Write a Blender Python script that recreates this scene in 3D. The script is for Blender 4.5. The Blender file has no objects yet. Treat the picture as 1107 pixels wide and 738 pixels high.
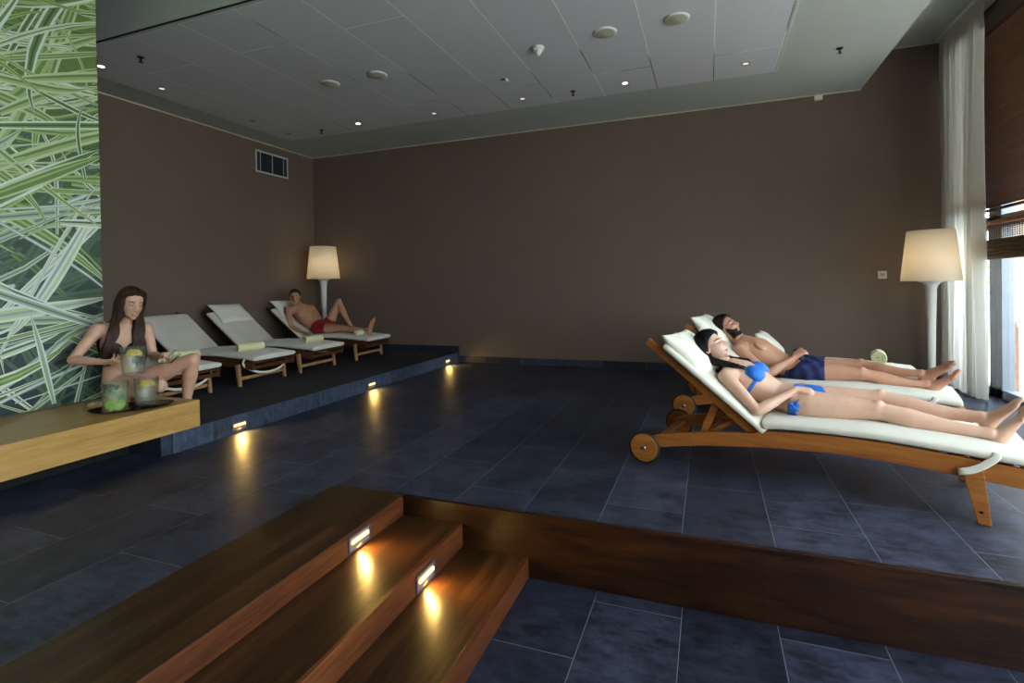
import bpy, bmesh, math, random
import numpy as np
from mathutils import Vector, Matrix
from mathutils.bvhtree import BVHTree
random.seed(7); np.random.seed(7)
scene = bpy.context.scene
COL = scene.collection

# ------------------------------------------------------------------ camera
cam_d = bpy.data.cameras.new('camera'); cam = bpy.data.objects.new('camera', cam_d); COL.objects.link(cam)
scene.camera = cam
FOC = 565.27
cam_d.sensor_width = 36; cam_d.lens = FOC*36/1107; cam_d.shift_y = (313.59-369)/1107
cam_d.clip_start = .05; cam_d.clip_end = 300
def cam_axes(yaw, pitch, roll):
    f = np.array([math.sin(yaw)*math.cos(pitch), math.cos(yaw)*math.cos(pitch), math.sin(pitch)])
    r = np.array([math.cos(yaw), -math.sin(yaw), 0.]); u = np.cross(r, f)
    return r*math.cos(roll)+u*math.sin(roll), -r*math.sin(roll)+u*math.cos(roll), f
_r, _u, _f = cam_axes(-.359581, -.010549, -.0168717)
cam.matrix_world = Matrix(((_r[0], _u[0], -_f[0], 0), (_r[1], _u[1], -_f[1], 0), (_r[2], _u[2], -_f[2], 1.2), (0, 0, 0, 1)))

# ------------------------------------------------------------------ light, exposure
scene.view_settings.view_transform = 'Standard'; scene.view_settings.look = 'None'
scene.view_settings.gamma = 1; scene.view_settings.use_curve_mapping = False
scene.view_settings.exposure = 0.0
scene.render.film_transparent = False
cy = scene.cycles
cy.max_bounces = 10; cy.diffuse_bounces = 5; cy.glossy_bounces = 4; cy.transmission_bounces = 8; cy.transparent_max_bounces = 16
cy.use_denoising = True; cy.sample_clamp_indirect = 4.0; cy.caustics_reflective = False; cy.caustics_refractive = False
world = bpy.data.worlds.new('sky'); scene.world = world; world.use_nodes = True
wn = world.node_tree; bg = wn.nodes['Background']
SKY_COL = (.84, .92, 1.0, 1); SKY = 9
bg.inputs[0].default_value = SKY_COL; bg.inputs[1].default_value = SKY
sun_d = bpy.data.lights.new('sun', 'SUN'); sun_d.energy = 14; sun_d.angle = math.radians(2); sun_d.color = (1, .95, .88)
sun = bpy.data.objects.new('sun', sun_d); COL.objects.link(sun); sun.rotation_euler = Vector((.12, -.55, -.83)).to_track_quat('-Z', 'Y').to_euler()
WARM = (1.0, .62, .16)

# ------------------------------------------------------------------ node materials
def lin(h):
    h = h.lstrip('#'); c = [int(h[i:i+2], 16)/255 for i in (0, 2, 4)]
    return tuple(x/12.92 if x <= .04045 else ((x+.055)/1.055)**2.4 for x in c)+(1,)
class NT:
    def __init__(s, name):
        s.m = bpy.data.materials.new(name); s.m.use_nodes = True; s.t = s.m.node_tree
        s.b = s.t.nodes['Principled BSDF']; s.o = s.t.nodes['Material Output']
    def n(s, typ, **kw):
        nd = s.t.nodes.new(typ)
        for k, v in kw.items():
            if k.startswith('i_'):
                key = k[2:]; key = int(key) if key.isdigit() else key.replace('_', ' ')
                nd.inputs[key].default_value = v
            else: setattr(nd, k, v)
        return nd
    def l(s, a, b): s.t.links.new(a, b)
    def set(s, **kw):
        for k, v in kw.items(): s.b.inputs[k.replace('_', ' ')].default_value = v
    def coords(s, scale=(1, 1, 1), rot=(0, 0, 0), loc=(0, 0, 0)):
        tc = s.n('ShaderNodeTexCoord'); mp = s.n('ShaderNodeMapping')
        mp.inputs['Scale'].default_value = scale; mp.inputs['Rotation'].default_value = rot; mp.inputs['Location'].default_value = loc
        s.l(tc.outputs['Object'], mp.inputs['Vector']); return mp.outputs['Vector']
    def noise(s, vec, scale, detail=4, rough=.6):
        nd = s.n('ShaderNodeTexNoise'); nd.inputs['Scale'].default_value = scale
        nd.inputs['Detail'].default_value = detail; nd.inputs['Roughness'].default_value = rough
        s.l(vec, nd.inputs['Vector']); return nd.outputs['Fac']
    def ramp(s, fac, stops):
        r = s.n('ShaderNodeValToRGB'); e = r.color_ramp.elements
        while len(e) < len(stops): e.new(.5)
        for i, (p, c) in enumerate(stops): e[i].position = p; e[i].color = c
        s.l(fac, r.inputs['Fac']); return r.outputs['Color']
    def mix(s, fac, a, b, mode='MIX'):
        m = s.n('ShaderNodeMix', data_type='RGBA', blend_type=mode)
        for idx, v in ((0, fac), (6, a), (7, b)):
            if hasattr(v, 'links'): s.l(v, m.inputs[idx])
            else: m.inputs[idx].default_value = v
        return m.outputs[2]
    def bump(s, h, strength, dist=.01, chain=None):
        b = s.n('ShaderNodeBump'); b.inputs['Strength'].default_value = strength; b.inputs['Distance'].default_value = dist
        s.l(h, b.inputs['Height'])
        if chain: s.l(chain, b.inputs['Normal'])
        s.l(b.outputs['Normal'], s.b.inputs['Normal']); return b.outputs['Normal']
    def base(s, c): s.l(c, s.b.inputs['Base Color'])
def simple(name, col, rough=.6, metal=0., var=.06, nscale=14, bump=0., **kw):
    t = NT(name); c = lin(col) if isinstance(col, str) else col
    v = t.coords(); f = t.noise(v, nscale)
    d = tuple(x*(1-var) for x in c[:3])+(1,); u = tuple(min(1, x*(1+var)) for x in c[:3])+(1,)
    t.base(t.ramp(f, [(.3, d), (.7, u)])); t.set(Roughness=rough, Metallic=metal)
    if bump: t.bump(t.noise(t.coords(), nscale*6, 3), bump, .002)
    for k, val in kw.items(): t.b.inputs[k.replace('_', ' ')].default_value = val
    return t.m
def wood(name, dark, mid, light, axis='x', rough=.45, grain=9., board=None, bstr=.15):
    t = NT(name)
    sc = {'x': (.6, grain, grain), 'y': (grain, .6, grain), 'z': (grain, grain, .6)}[axis]
    v = t.coords(sc)
    n1 = t.noise(v, 1.6, 8, .65)
    n2 = t.noise(t.coords(tuple(s_*6 for s_ in sc)), 1.5, 3)
    c = t.ramp(n1, [(.28, lin(dark)), (.5, lin(mid)), (.74, lin(light))])
    c2 = t.mix(.35, c, t.ramp(n2, [(.3, lin(dark)), (.7, lin(light))]))
    if board:
        tc = t.n('ShaderNodeTexCoord'); sep = t.n('ShaderNodeSeparateXYZ'); t.l(tc.outputs['Object'], sep.inputs[0])
        cmb = t.n('ShaderNodeCombineXYZ')
        t.l(sep.outputs[{'x': 0, 'y': 1}[axis]], cmb.inputs[0]); t.l(sep.outputs[{'x': 1, 'y': 0}[axis]], cmb.inputs[1])
        br = t.n('ShaderNodeTexBrick'); br.offset = .37; br.inputs['Scale'].default_value = 1
        br.inputs['Brick Width'].default_value = board[0]; br.inputs['Row Height'].default_value = board[1]
        br.inputs['Mortar Size'].default_value = .0006; br.inputs['Mortar Smooth'].default_value = .3
        br.inputs['Color1'].default_value = (.55, .55, .55, 1); br.inputs['Color2'].default_value = (1.25, 1.25, 1.25, 1)
        br.inputs['Mortar'].default_value = (.3, .3, .3, 1)
        t.l(cmb.outputs[0], br.inputs['Vector']); c2 = t.mix(1., c2, br.outputs['Color'], 'MULTIPLY')
    t.base(c2); t.set(Roughness=rough); t.bump(n2, bstr, .001); t.b.inputs['Specular IOR Level'].default_value = .3
    return t.m
def slate(name, dark, light, along='y', u0=0., v0=0., bw=.82, rh=.4025, flat='z', grout='#666a74', rough=(.38, .6)):
    t = NT(name); tc = t.n('ShaderNodeTexCoord'); sep = t.n('ShaderNodeSeparateXYZ'); t.l(tc.outputs['Object'], sep.inputs[0])
    ax = {'x': 0, 'y': 1, 'z': 2}
    def shifted(i, d):
        m = t.n('ShaderNodeMath', operation='ADD'); t.l(sep.outputs[i], m.inputs[0]); m.inputs[1].default_value = d; return m.outputs[0]
    cmb = t.n('ShaderNodeCombineXYZ')
    if flat == 'z': U, V = (1, 0) if along == 'y' else (0, 1)
    else: U, V = (1 if flat == 'x' else 0), 2
    t.l(shifted(U, -u0), cmb.inputs[0]); t.l(shifted(V, -v0), cmb.inputs[1])
    br = t.n('ShaderNodeTexBrick'); br.offset = .5; br.inputs['Scale'].default_value = 1
    br.inputs['Brick Width'].default_value = bw; br.inputs['Row Height'].default_value = rh
    br.inputs['Mortar Size'].default_value = .002; br.inputs['Mortar Smooth'].default_value = .2; br.inputs['Bias'].default_value = 0
    br.inputs['Color1'].default_value = (.60, .60, .63, 1); br.inputs['Color2'].default_value = (1.25, 1.25, 1.28, 1)
    br.inputs['Mortar'].default_value = (1, 1, 1, 1)
    t.l(cmb.outputs[0], br.inputs['Vector'])
    v = t.coords(); n1 = t.noise(v, 4.2, 10, .74); n2 = t.noise(t.coords((1, 2.4, 1)), 11, 6, .7)
    c = t.ramp(n1, [(.38, lin(dark)), (.64, lin(light))])
    c = t.mix(.45, c, t.ramp(n2, [(.40, lin(dark)), (.62, lin(light))]))
    c = t.mix(1., c, br.outputs['Color'], 'MULTIPLY'); c = t.mix(br.outputs['Fac'], c, lin(grout)); t.base(c)
    rr = t.n('ShaderNodeMapRange'); rr.inputs[3].default_value = rough[0]; rr.inputs[4].default_value = rough[1]
    t.l(n2, rr.inputs[0]); t.l(rr.outputs[0], t.b.inputs['Roughness'])
    b1 = t.n('ShaderNodeMath', operation='SUBTRACT'); t.l(n2, b1.inputs[0]); t.l(br.outputs['Fac'], b1.inputs[1])
    t.bump(b1.outputs[0], .5, .003); t.b.inputs['Specular IOR Level'].default_value = .28
    return t.m
def emis(name, col, strength):
    t = NT(name); t.b.inputs['Base Color'].default_value = (col[0], col[1], col[2], 1)
    t.b.inputs['Emission Color'].default_value = (col[0], col[1], col[2], 1); t.b.inputs['Emission Strength'].default_value = strength
    return t.m

M = {}
M['wall'] = simple('brown_wallpaper', '#67574b', .8, var=.035, nscale=2.2, bump=.15)
M['ceil'] = simple('ceiling_paint', '#b6bbb8', .85, var=.015, nscale=2, bump=.05)
def tile_ceiling():
    t = NT('acoustic_ceiling_tiles'); tc = t.n('ShaderNodeTexCoord'); sep = t.n('ShaderNodeSeparateXYZ'); t.l(tc.outputs['Object'], sep.inputs[0])
    cmb = t.n('ShaderNodeCombineXYZ')
    for i, (src, d) in enumerate(((1, -3.82), (0, 6.02))):
        m = t.n('ShaderNodeMath', operation='ADD'); t.l(sep.outputs[src], m.inputs[0]); m.inputs[1].default_value = d; t.l(m.outputs[0], cmb.inputs[i])
    br = t.n('ShaderNodeTexBrick'); br.offset = .5; br.inputs['Scale'].default_value = 1
    br.inputs['Brick Width'].default_value = 3.74; br.inputs['Row Height'].default_value = .61; br.inputs['Mortar Size'].default_value = .007
    br.inputs['Mortar Smooth'].default_value = .4
    br.inputs['Color1'].default_value = (.955, .955, .96, 1); br.inputs['Color2'].default_value = (1, 1, 1, 1); br.inputs['Mortar'].default_value = (1, 1, 1, 1)
    t.l(cmb.outputs[0], br.inputs['Vector'])
    c = t.mix(1., lin('#d4d5dc'), br.outputs['Color'], 'MULTIPLY')
    # joints: pale bead on most of their length, open dark slot elsewhere
    n = t.noise(t.coords((.7, .55, 1)), 1.3, 1)
    j = t.ramp(n, [(.56, lin('#f4f4f0')), (.62, lin('#77787c'))])
    t.base(t.mix(br.outputs['Fac'], c, j)); t.set(Roughness=.8); t.bump(br.outputs['Fac'], .5, .004)
    return t.m
M['tiles'] = tile_ceiling()
M['floor'] = slate('slate_floor', '#12131a', '#42475a', 'y', 3.24, -1.341, rough=(.33, .58))
M['floor2'] = slate('slate_lower_floor', '#12131a', '#3a3f52', 'y', 2.07, -1.341, rough=(.3, .55))
M['plat'] = slate('slate_platform', '#25252c', '#3a3a42', 'y', .3, 0, rough=(.5, .7), grout='#45454b')
M['platface'] = slate('slate_platform_face', '#2c3342', '#596478', flat='x', u0=2.71, v0=-.2, bw=.62, rh=.6, rough=(.4, .6))
M['skirt'] = slate('slate_skirting', '#22262f', '#3a4150', flat='y', u0=.1, v0=-.2, bw=.61, rh=.6)
M['tread'] = wood('dark_hardwood_tread', '#120804', '#321b0d', '#5e3e20', 'y', .34, 11, (9., .088))
M['riser'] = wood('red_hardwood_riser', '#1f0f07', '#46210f', '#744220', 'y', .4, 9)
M['riserx'] = wood('red_hardwood_face', '#0a0402', '#1a0a05', '#48280f', 'x', .38, 5)
M['oak'] = wood('oak_veneer', '#96703a', '#b38b4e', '#c49f62', 'y', .28, 7, bstr=.05)
M['teak'] = wood('oiled_teak', '#6f3c17', '#9a5c28', '#b87a3e', 'x', .45, 12)
M['teakdark'] = wood('dark_teak', '#2a1509', '#4a2813', '#6a3d1f', 'x', .5, 12)
M['teakpale'] = wood('pale_teak', '#7e5838', '#a37a52', '#b98f66', 'x', .5, 12)
M['blackgap'] = simple('shadow_gap', '#0c0c0e', .9)
M['white'] = simple('white_plastic', '#d8d8d0', .45)
M['steel'] = simple('brushed_steel', '#9a9a9c', .3, 1.)
M['darkmetal'] = simple('dark_metal', '#2d2e33', .4, .7)
M['frame'] = simple('grey_window_frame', '#959ca8', .45)

# ------------------------------------------------------------------ mesh builder
def V3(p): return np.array(p, float)
def unit(v): v = V3(v); return v/max(np.linalg.norm(v), 1e-9)
class MB:
    def __init__(s): s.v = []; s.f = []; s.mi = []; s.cur = 0
    def add(s, vs, fs):
        o = len(s.v); s.v += [tuple(map(float, p)) for p in vs]; s.f += [tuple(o+i for i in f) for f in fs]; s.mi += [s.cur]*len(fs); return s
    def box(s, x0, x1, y0, y1, z0, z1):
        vs = [(x, y, z) for z in (z0, z1) for y in (y0, y1) for x in (x0, x1)]
        return s.add(vs, [(0, 2, 3, 1), (4, 5, 7, 6), (0, 1, 5, 4), (2, 6, 7, 3), (0, 4, 6, 2), (1, 3, 7, 5)])
    def bar(s, a, b, w, h, up=(0, 0, 1)):
        a = V3(a); b = V3(b); d = unit(b-a); sd = unit(np.cross(d, up)); u = np.cross(sd, d); vs = []
        for p in (a, b):
            for i, j in ((-1, -1), (1, -1), (1, 1), (-1, 1)): vs.append(p+sd*w/2*i+u*h/2*j)
        return s.add(vs, [(3, 2, 1, 0), (4, 5, 6, 7), (0, 1, 5, 4), (1, 2, 6, 5), (2, 3, 7, 6), (3, 0, 4, 7)])
    def rings(s, R, cap=True, close=False):
        n = len(R[0]); vs = [p for r in R for p in r]; fs = []; m = len(R)
        for i in range(m if close else m-1):
            for j in range(n):
                a = i*n+j; b = i*n+(j+1) % n; k = (i+1) % m
                fs.append((a, b, k*n+(j+1) % n, k*n+j))
        if cap and not close: fs.append(tuple(range(n-1, -1, -1))); fs.append(tuple((m-1)*n+j for j in range(n)))
        return s.add(vs, fs)
    def tube(s, pts, r, seg=8, close=False, cap=True, flat=1.):
        pts = [V3(p) for p in pts]; m = len(pts); R = []; prev = None
        for i, p in enumerate(pts):
            a = pts[(i-1) % m] if (i or close) else p; b = pts[(i+1) % m] if (i < m-1 or close) else p
            d = unit(b-a)
            ref = prev if prev is not None else (V3((0, 0, 1)) if abs(d[2]) < .9 else V3((1, 0, 0)))
            u = unit(ref-d*np.dot(ref, d)); prev = u; w = np.cross(d, u)
            rr = r[i] if hasattr(r, '__len__') else r
            R.append([p+u*rr*flat*math.cos(2*math.pi*k/seg)+w*rr*math.sin(2*math.pi*k/seg) for k in range(seg)])
        return s.rings(R, cap, close)
    def cyl(s, a, b, r0, r1=None, seg=24): return s.tube([a, b], [r0, r0 if r1 is None else r1], seg)
    def lathe(s, prof, c=(0, 0, 0), seg=32, fn=None):
        R = []
        for r, z in prof:
            R.append([(c[0]+(fn(r, z, 2*math.pi*k/seg) if fn else r)*math.cos(2*math.pi*k/seg), c[1]+(fn(r, z, 2*math.pi*k/seg) if fn else r)*math.sin(2*math.pi*k/seg), c[2]+z) for k in range(seg)])
        return s.rings(R)
    def ell(s, c, rad, X=(1, 0, 0), Y=(0, 1, 0), Z=(0, 0, 1), nu=16, nv=10):
        c = V3(c); X = unit(X); Y = unit(Y); Z = unit(Z); R = []
        for i in range(1, nv):
            t = math.pi*i/nv
            R.append([c+X*rad[0]*math.sin(t)*math.cos(2*math.pi*k/nu)+Y*rad[1]*math.sin(t)*math.sin(2*math.pi*k/nu)-Z*rad[2]*math.cos(t) for k in range(nu)])
        return s.rings(R)
    def poly(s, pts, dv):   # extrude a planar polygon along dv
        n = len(pts); dv = V3(dv); vs = [V3(p) for p in pts]+[V3(p)+dv for p in pts]
        return s.add(vs, [tuple(range(n-1, -1, -1)), tuple(range(n, 2*n))]+[(i, (i+1) % n, n+(i+1) % n, n+i) for i in range(n)])
    def build(s, name, mats, parent=None, smooth=False, bevel=0., seg=2, org=None):
        me = bpy.data.meshes.new(name)
        vs = s.v if org is None else [(p[0]-org[0], p[1]-org[1], p[2]-org[2]) for p in s.v]
        me.from_pydata(vs, [], s.f)
        mats = mats if isinstance(mats, (list, tuple)) else [mats]
        for m in mats: me.materials.append(m)
        me.polygons.foreach_set('material_index', s.mi)
        bm = bmesh.new(); bm.from_mesh(me); bmesh.ops.recalc_face_normals(bm, faces=bm.faces); bm.to_mesh(me); bm.free()
        if smooth: me.shade_smooth()
        o = bpy.data.objects.new(name, me); COL.objects.link(o)
        if org is not None: o.location = org
        if parent: o.parent = parent
        if bevel:
            b = o.modifiers.new('bevel', 'BEVEL'); b.width = bevel; b.segments = seg; b.limit_method = 'ANGLE'; b.angle_limit = math.radians(35)
            if not smooth: me.shade_smooth()
            o.modifiers.new('wn', 'WEIGHTED_NORMAL').keep_sharp = True
        return o
def tag(o, label=None, cat=None, group=None, kind=None):
    if label: o['label'] = label
    if cat: o['category'] = cat
    if group: o['group'] = group
    if kind: o['kind'] = kind
    return o
def empty(name, loc, rz=0., label=None, cat=None, group=None):
    o = bpy.data.objects.new(name, None); COL.objects.link(o); o.location = loc; o.rotation_euler = (0, 0, rz); o.empty_display_size = .1
    return tag(o, label, cat, group)
def copy_tree(o, parent=None):
    c = o.copy(); COL.objects.link(c); c.parent = parent
    for ch in list(o.children): copy_tree(ch, c)
    return c
def struct(name, mb, mat, label=None, bevel=0., parent=None, smooth=False):
    o = mb.build(name, mat, parent, bevel=bevel, smooth=smooth)
    if parent is None: tag(o, label, None, None, 'structure')
    return o

# ------------------------------------------------------------------ room shell
XL, XR, YB, YF = -6.47, 2.67, 7.39, -3.6
ZC, ZC2, ZL = 3.475, 3.905, -.335
XS, X1, X2, X3 = -2.145, -1.655, -1.28, -.90          # step edges
YW, XP, ZP = 2.569, -3.693, .152                      # timber upstand, platform edge and height
XM, YM = -4.53, 2.755                                 # photo wall
M_ = MB().box(XP-.01, XR+.15, YW+.02, YB+.1, -.12, 0).box(XL, XS, YF, YW+.02, -.12, 0).box(XL, XP, YW+.02, 2.73, -.12, 0)
struct('floor', M_, M['floor'], 'dark slate tiled main floor with pale grout lines')
struct('floor_lower', MB().box(XS, XR+.15, YF, YW+.02, ZL-.1, ZL), M['floor2'], 'dark slate lower floor in front of the wooden steps')
pf = struct('floor_platform', MB().box(XL, XP-.012, 2.71, YB, -.1, ZP), M['plat'], 'raised dark slate platform under the row of loungers')
struct('trim_1', MB().box(XP-.012, XP, 2.70, YB, -.02, ZP+.001), M['platface'], 'blue grey slate edge of the raised platform')
struct('wall_back', MB().box(XL-.15, XR+.15, YB, YB+.15, -.4, 4.2), M['wall'], 'long dark brown wall behind the loungers')
struct('wall_left', MB().box(XL-.15, XL, YF, YB, -.4, 4.2), M['wall'], 'dark brown side wall with the air vent')
struct('wall_pier', MB().box(XL, XM-.014, YF+.01, YM, 0, ZC2), M['wall'], 'brown projecting wall behind the grass picture')
struct('wall_front', MB().box(XL-.15, XR+.15, YF-.15, YF, -.4, 4.2), simple('pale_plaster', '#8b8780', .8), 'plain wall on the near side of the room')
# right wall: solid strip at the corner, sill beam, head beam; glazing between
mw = MB().box(XR, XR+.15, 7.15, YB, -.4, 4.2).box(XR, XR+.15, YF, 7.15, 3.62, 4.2).box(XR, XR+.15, YF, -2.4, -.4, 3.62).box(XR, XR+.15, -2.4, 2.5, -.4, -.3)
struct('wall_right', mw, M['wall'], 'brown wall strip beside the window curtain')
struct('ceiling', MB().box(XL, 1.742, 3.17, YB, ZC, ZC+.12).box(1.72, 1.742, 3.17, YB, ZC+.12, ZC2), M['ceil'], 'smooth beige grey ceiling margin around the tile field')
struct('ceiling_upper', MB().box(XL-.1, XR+.15, YF, YB, ZC2, ZC2+.1), M['ceil'], 'raised pale ceiling along the window wall and near the camera')
struct('ceiling_tiles', MB().box(-5.982, .705, 3.21, 6.365, ZC-.008, ZC+.002), M['tiles'], 'grey acoustic ceiling tile field with pale joints')
struct('ceiling_fascia', MB().box(XL, 1.742, 3.15, 3.1695, ZC+.001, ZC2), M['ceil'], 'beige upright step in the ceiling above the grass picture')
struct('trim_2', MB().box(XL, 1.742, 3.158, 3.176, ZC-.004, ZC+.001), M['blackgap'], 'thin dark strip painted as a shadow line along the near edge of the tiled ceiling')  # solid black strip stands in for the shade of a gap
struct('trim_3', MB().box(.705, .722, 3.2, 6.38, ZC-.011, ZC), M['white'], 'white bead on the right edge of the ceiling tiles')
struct('trim_4', MB().box(XL, 1.74, YB-.012, YB, ZC-.012, ZC).box(XL, XL+.012, YM, YB, ZC-.012, ZC).box(1.74, XR, YB-.012, YB, ZC2-.012, ZC2), simple('pale_ceiling_bead', '#cfc6a8', .6), 'thin pale bead where brown walls meet the ceiling')
struct('baseboard_back', MB().box(XP-.02, XR, YB-.012, YB, 0, .1).box(XL, XP-.02, YB-.012, YB, ZP, ZP+.1).box(XP-.03, XP+.012, YB-.03, YB, 0, ZP+.1), M['skirt'], 'dark slate skirting along the back wall', bevel=.002)
struct('baseboard_left', MB().box(XL, XL+.012, YM, YB-.012, ZP, ZP+.1), M['skirt'], 'dark slate skirting along the left wall')
# timber upstand facing the lower floor
up = MB().box(X3-.02, .232, YW, YW+.02, ZL, -.004).box(.232, XR, YW, YW+.02, ZL, -.004).box(X1-.0, X3-.02, YW, YW+.02, ZL, -.004)
struct('trim_5', up, M['riserx'], 'dark red timber face of the raised floor', bevel=.001)
struct('trim_6', MB().box(X1, XR, YW-.006, YW+.022, -.012, .003), M['riserx'], 'thin timber edging along the raised floor', bevel=.002)
# wooden steps
st = empty('wooden_steps', (XS, YF+.05, ZL), 0, 'flight of dark reddish hardwood steps leading down to the lower floor', 'steps')
Z1, Z2 = -.108, -.228; y0 = YF+.05
def part_w(mb, name, mat, **k): 
    o = mb.build(name, mat, st, org=tuple(st.location), **k); o.location = (0, 0, 0); return o
t0 = part_w(MB().box(XS, X1, y0, YW+.018, -.03, .002), 'tread', M['tread'], bevel=.002); tag(t0, 'top landing boards')
part_w(MB().box(X1-.02, X2, y0, YW, Z1-.03, Z1), 'tread', M['tread'], bevel=.002)
part_w(MB().box(X2-.02, X3, y0, YW, Z2-.03, Z2), 'tread', M['tread'], bevel=.002)
part_w(MB().box(X1-.02, X1+.002, y0, YW, Z1, -.0), 'riser', M['riser'], bevel=.002)
part_w(MB().box(X2-.02, X2+.002, y0, YW, Z2, Z1+.002), 'riser', M['riser'], bevel=.002)
part_w(MB().box(X3-.02, X3+.002, y0, YW, ZL, Z2+.002), 'riser', M['riser'], bevel=.002)

# ------------------------------------------------------------------ windows, blinds, outside
def pane_mat():
    t = NT('window_glass'); tr = t.n('ShaderNodeBsdfTransparent'); gl = t.n('ShaderNodeBsdfGlossy'); gl.inputs['Roughness'].default_value = .02
    lw = t.n('ShaderNodeLayerWeight'); lw.inputs[0].default_value = .5; pw = t.n('ShaderNodeMath', operation='POWER'); t.l(lw.outputs['Facing'], pw.inputs[0]); pw.inputs[1].default_value = 5.; fr = t.n('ShaderNodeMath', operation='MULTIPLY_ADD'); t.l(pw.outputs[0], fr.inputs[0]); fr.inputs[1].default_value = .35; fr.inputs[2].default_value = .02; mx = t.n('ShaderNodeMixShader')
    tr.inputs[0].default_value = (.93, .96, .95, 1)
    t.l(fr.outputs[0], mx.inputs[0]); t.l(tr.outputs[0], mx.inputs[1]); t.l(gl.outputs[0], mx.inputs[2]); t.l(mx.outputs[0], t.o.inputs['Surface']); return t.m
M['pane'] = pane_mat()
bays = [(6.56, 7.15), (3.9, 6.56), (1.4, 3.9), (-.5, 1.4), (-2.4, -.5)]
for i, (a, b) in enumerate(bays):
    w = empty('window_%d' % (i+1), (XR+.05, a, 0)); w['kind'] = 'structure'
    w['label'] = 'tall grey framed window bay %s' % ('behind the pale curtain', 'with the brick wall seen through it', 'beside the front lounger', 'nearer the camera', 'at the near end of the room')[i]
    fm = MB()
    x0, x1 = -.05, .05; L = b-a
    sw = .12
    fm.box(x0, x1, 0, sw, 0, 3.62).box(x0, x1, L-sw, L, 0, 3.62).box(x0, x1, 0, L, 0, .09).box(x0, x1, 0, L, 1.68, 1.80).box(x0, x1, 0, L, 3.54, 3.62)
    f = fm.build('window_frame', M['frame'], w, bevel=.004)
    MB().box(-.004, .004, sw, L-sw, .09, 1.68).build('pane', M['pane'], f); MB().box(-.004, .004, sw, L-sw, 1.80, 3.54).build('pane', M['pane'], f)

# dark slatted wooden blind over the upper lights, woven shade under it
def make_blind(ya, yb, label):
    bl = empty('wooden_blind', (2.605, ya, 1.84), 0, label, 'blind')
    sl = MB(); L = yb-ya; z = .05
    while z < 1.70:
        sl.bar((0, .01, z), (0, L-.01, z), .036, .003, (.62, 0, .78)); z += .026
    sl.build('slats', wood('blind_slats', '#3a2110', '#553318', '#6f4a28', 'y', .4, 12), bl)
    MB().box(-.022, .022, 0, L, 1.70, 1.745).build('head_rail', M['teakdark'], bl)
    MB().box(-.018, .018, 0, L, .0, .022).build('bottom_rail', M['teakdark'], bl)
    for k in range(3):
        y = L*(.08+.42*k); t = MB(); t.box(-.021, -.0195, y-.012, y+.012, .0, 1.72); t.build('tape', simple('blind_tape', '#3d2a1c', .8), bl)
    return bl
make_blind(4.25, 7.12, 'dark wooden slat blind covering the upper window beside the curtain')
sh = empty('woven_shade', (2.605, 4.25, 1.38), 0, 'rolled up brown woven reed shade hanging below the wooden blind', 'shade')
g = MB(); L = 2.37
for k in range(9): g.bar((0, 0, .20+.0165*k), (0, L, .20+.0165*k), .004, .006)
for k in range(60): g.bar((0, .02+L*k/60, .17), (0, .02+L*k/60, .335), .004, .006, (0, 1, 0))
g.build('woven_reeds', simple('reed', '#5d4324', .8, var=.3, nscale=30), sh)
g = MB()
for k in range(5):
    z = .16-.037*k; R = []
    for j in range(40):
        y = L*j/39; sq = .82+.18*abs(math.cos(y*7.5)); r_ = .030+.004*math.sin(k*2.1+j)
        R.append([(r_*sq*math.cos(2*math.pi*q/10), y, z+.024*math.sin(2*math.pi*q/10)) for q in range(10)])
    g.rings(R)
g.build('folded_reeds', simple('reed_folds', '#4c3216', .75, var=.35, nscale=40), sh, smooth=True)
g = MB().box(-.03, .03, 0, L, .325, .36); g.build('head_rail', M['teak'], sh)

# sheer curtain
def curtain():
    m = MB(); nU, nV = 220, 30; P = []
    for j in range(nV+1):
        v = j/nV; z = .012+(3.86-.012)*v
        for i in range(nU+1):
            u = i/nU; spread = 1.0-.10*math.exp(-((v-.55)/.35)**2)
            y = 6.31+(7.22-6.31)*(.5+(u-.5)*spread)+.03*(1-v)*math.sin(3*u)
            a = .034+.012*math.sin(u*9+v*1.5)
            x = 2.475+a*math.sin(u*2*math.pi*13+.9*math.sin(v*2.3+u*4))+.012*math.sin(u*51+v*5)
            if v > .965: x = 2.475+(x-2.475)*.8
            P.append((x, y, z))
    m.v = P
    for j in range(nV):
        for i in range(nU):
            a = j*(nU+1)+i; m.f.append((a, a+1, a+nU+2, a+nU+1)); m.mi.append(0)
    t = NT('sheer_voile'); t.set(Roughness=.9); t.b.inputs['Base Color'].default_value = (.78, .76, .68, 1)
    tl = t.n('ShaderNodeBsdfTranslucent'); tl.inputs[0].default_value = (.93, .92, .88, 1); mx = t.n('ShaderNodeMixShader'); mx.inputs[0].default_value = .82
    tp = t.n('ShaderNodeBsdfTransparent'); mx2 = t.n('ShaderNodeMixShader'); mx2.inputs[0].default_value = .14
    t.l(t.b.outputs[0], mx.inputs[1]); t.l(tl.outputs[0], mx.inputs[2]); t.l(mx.outputs[0], mx2.inputs[1]); t.l(tp.outputs[0], mx2.inputs[2]); t.l(mx2.outputs[0], t.o.inputs['Surface'])
    o = m.build('curtain', t.m, smooth=True)
    tag(o, 'floor length cream sheer curtain gathered in the corner beside the window', 'curtain')
curtain()
tag(MB().box(2.45, 2.50, -2.3, 7.3, 3.86, ZC2).build('curtain_track', M['white'], bevel=.003), 'white curtain track under the raised ceiling strip', 'curtain track')

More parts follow.
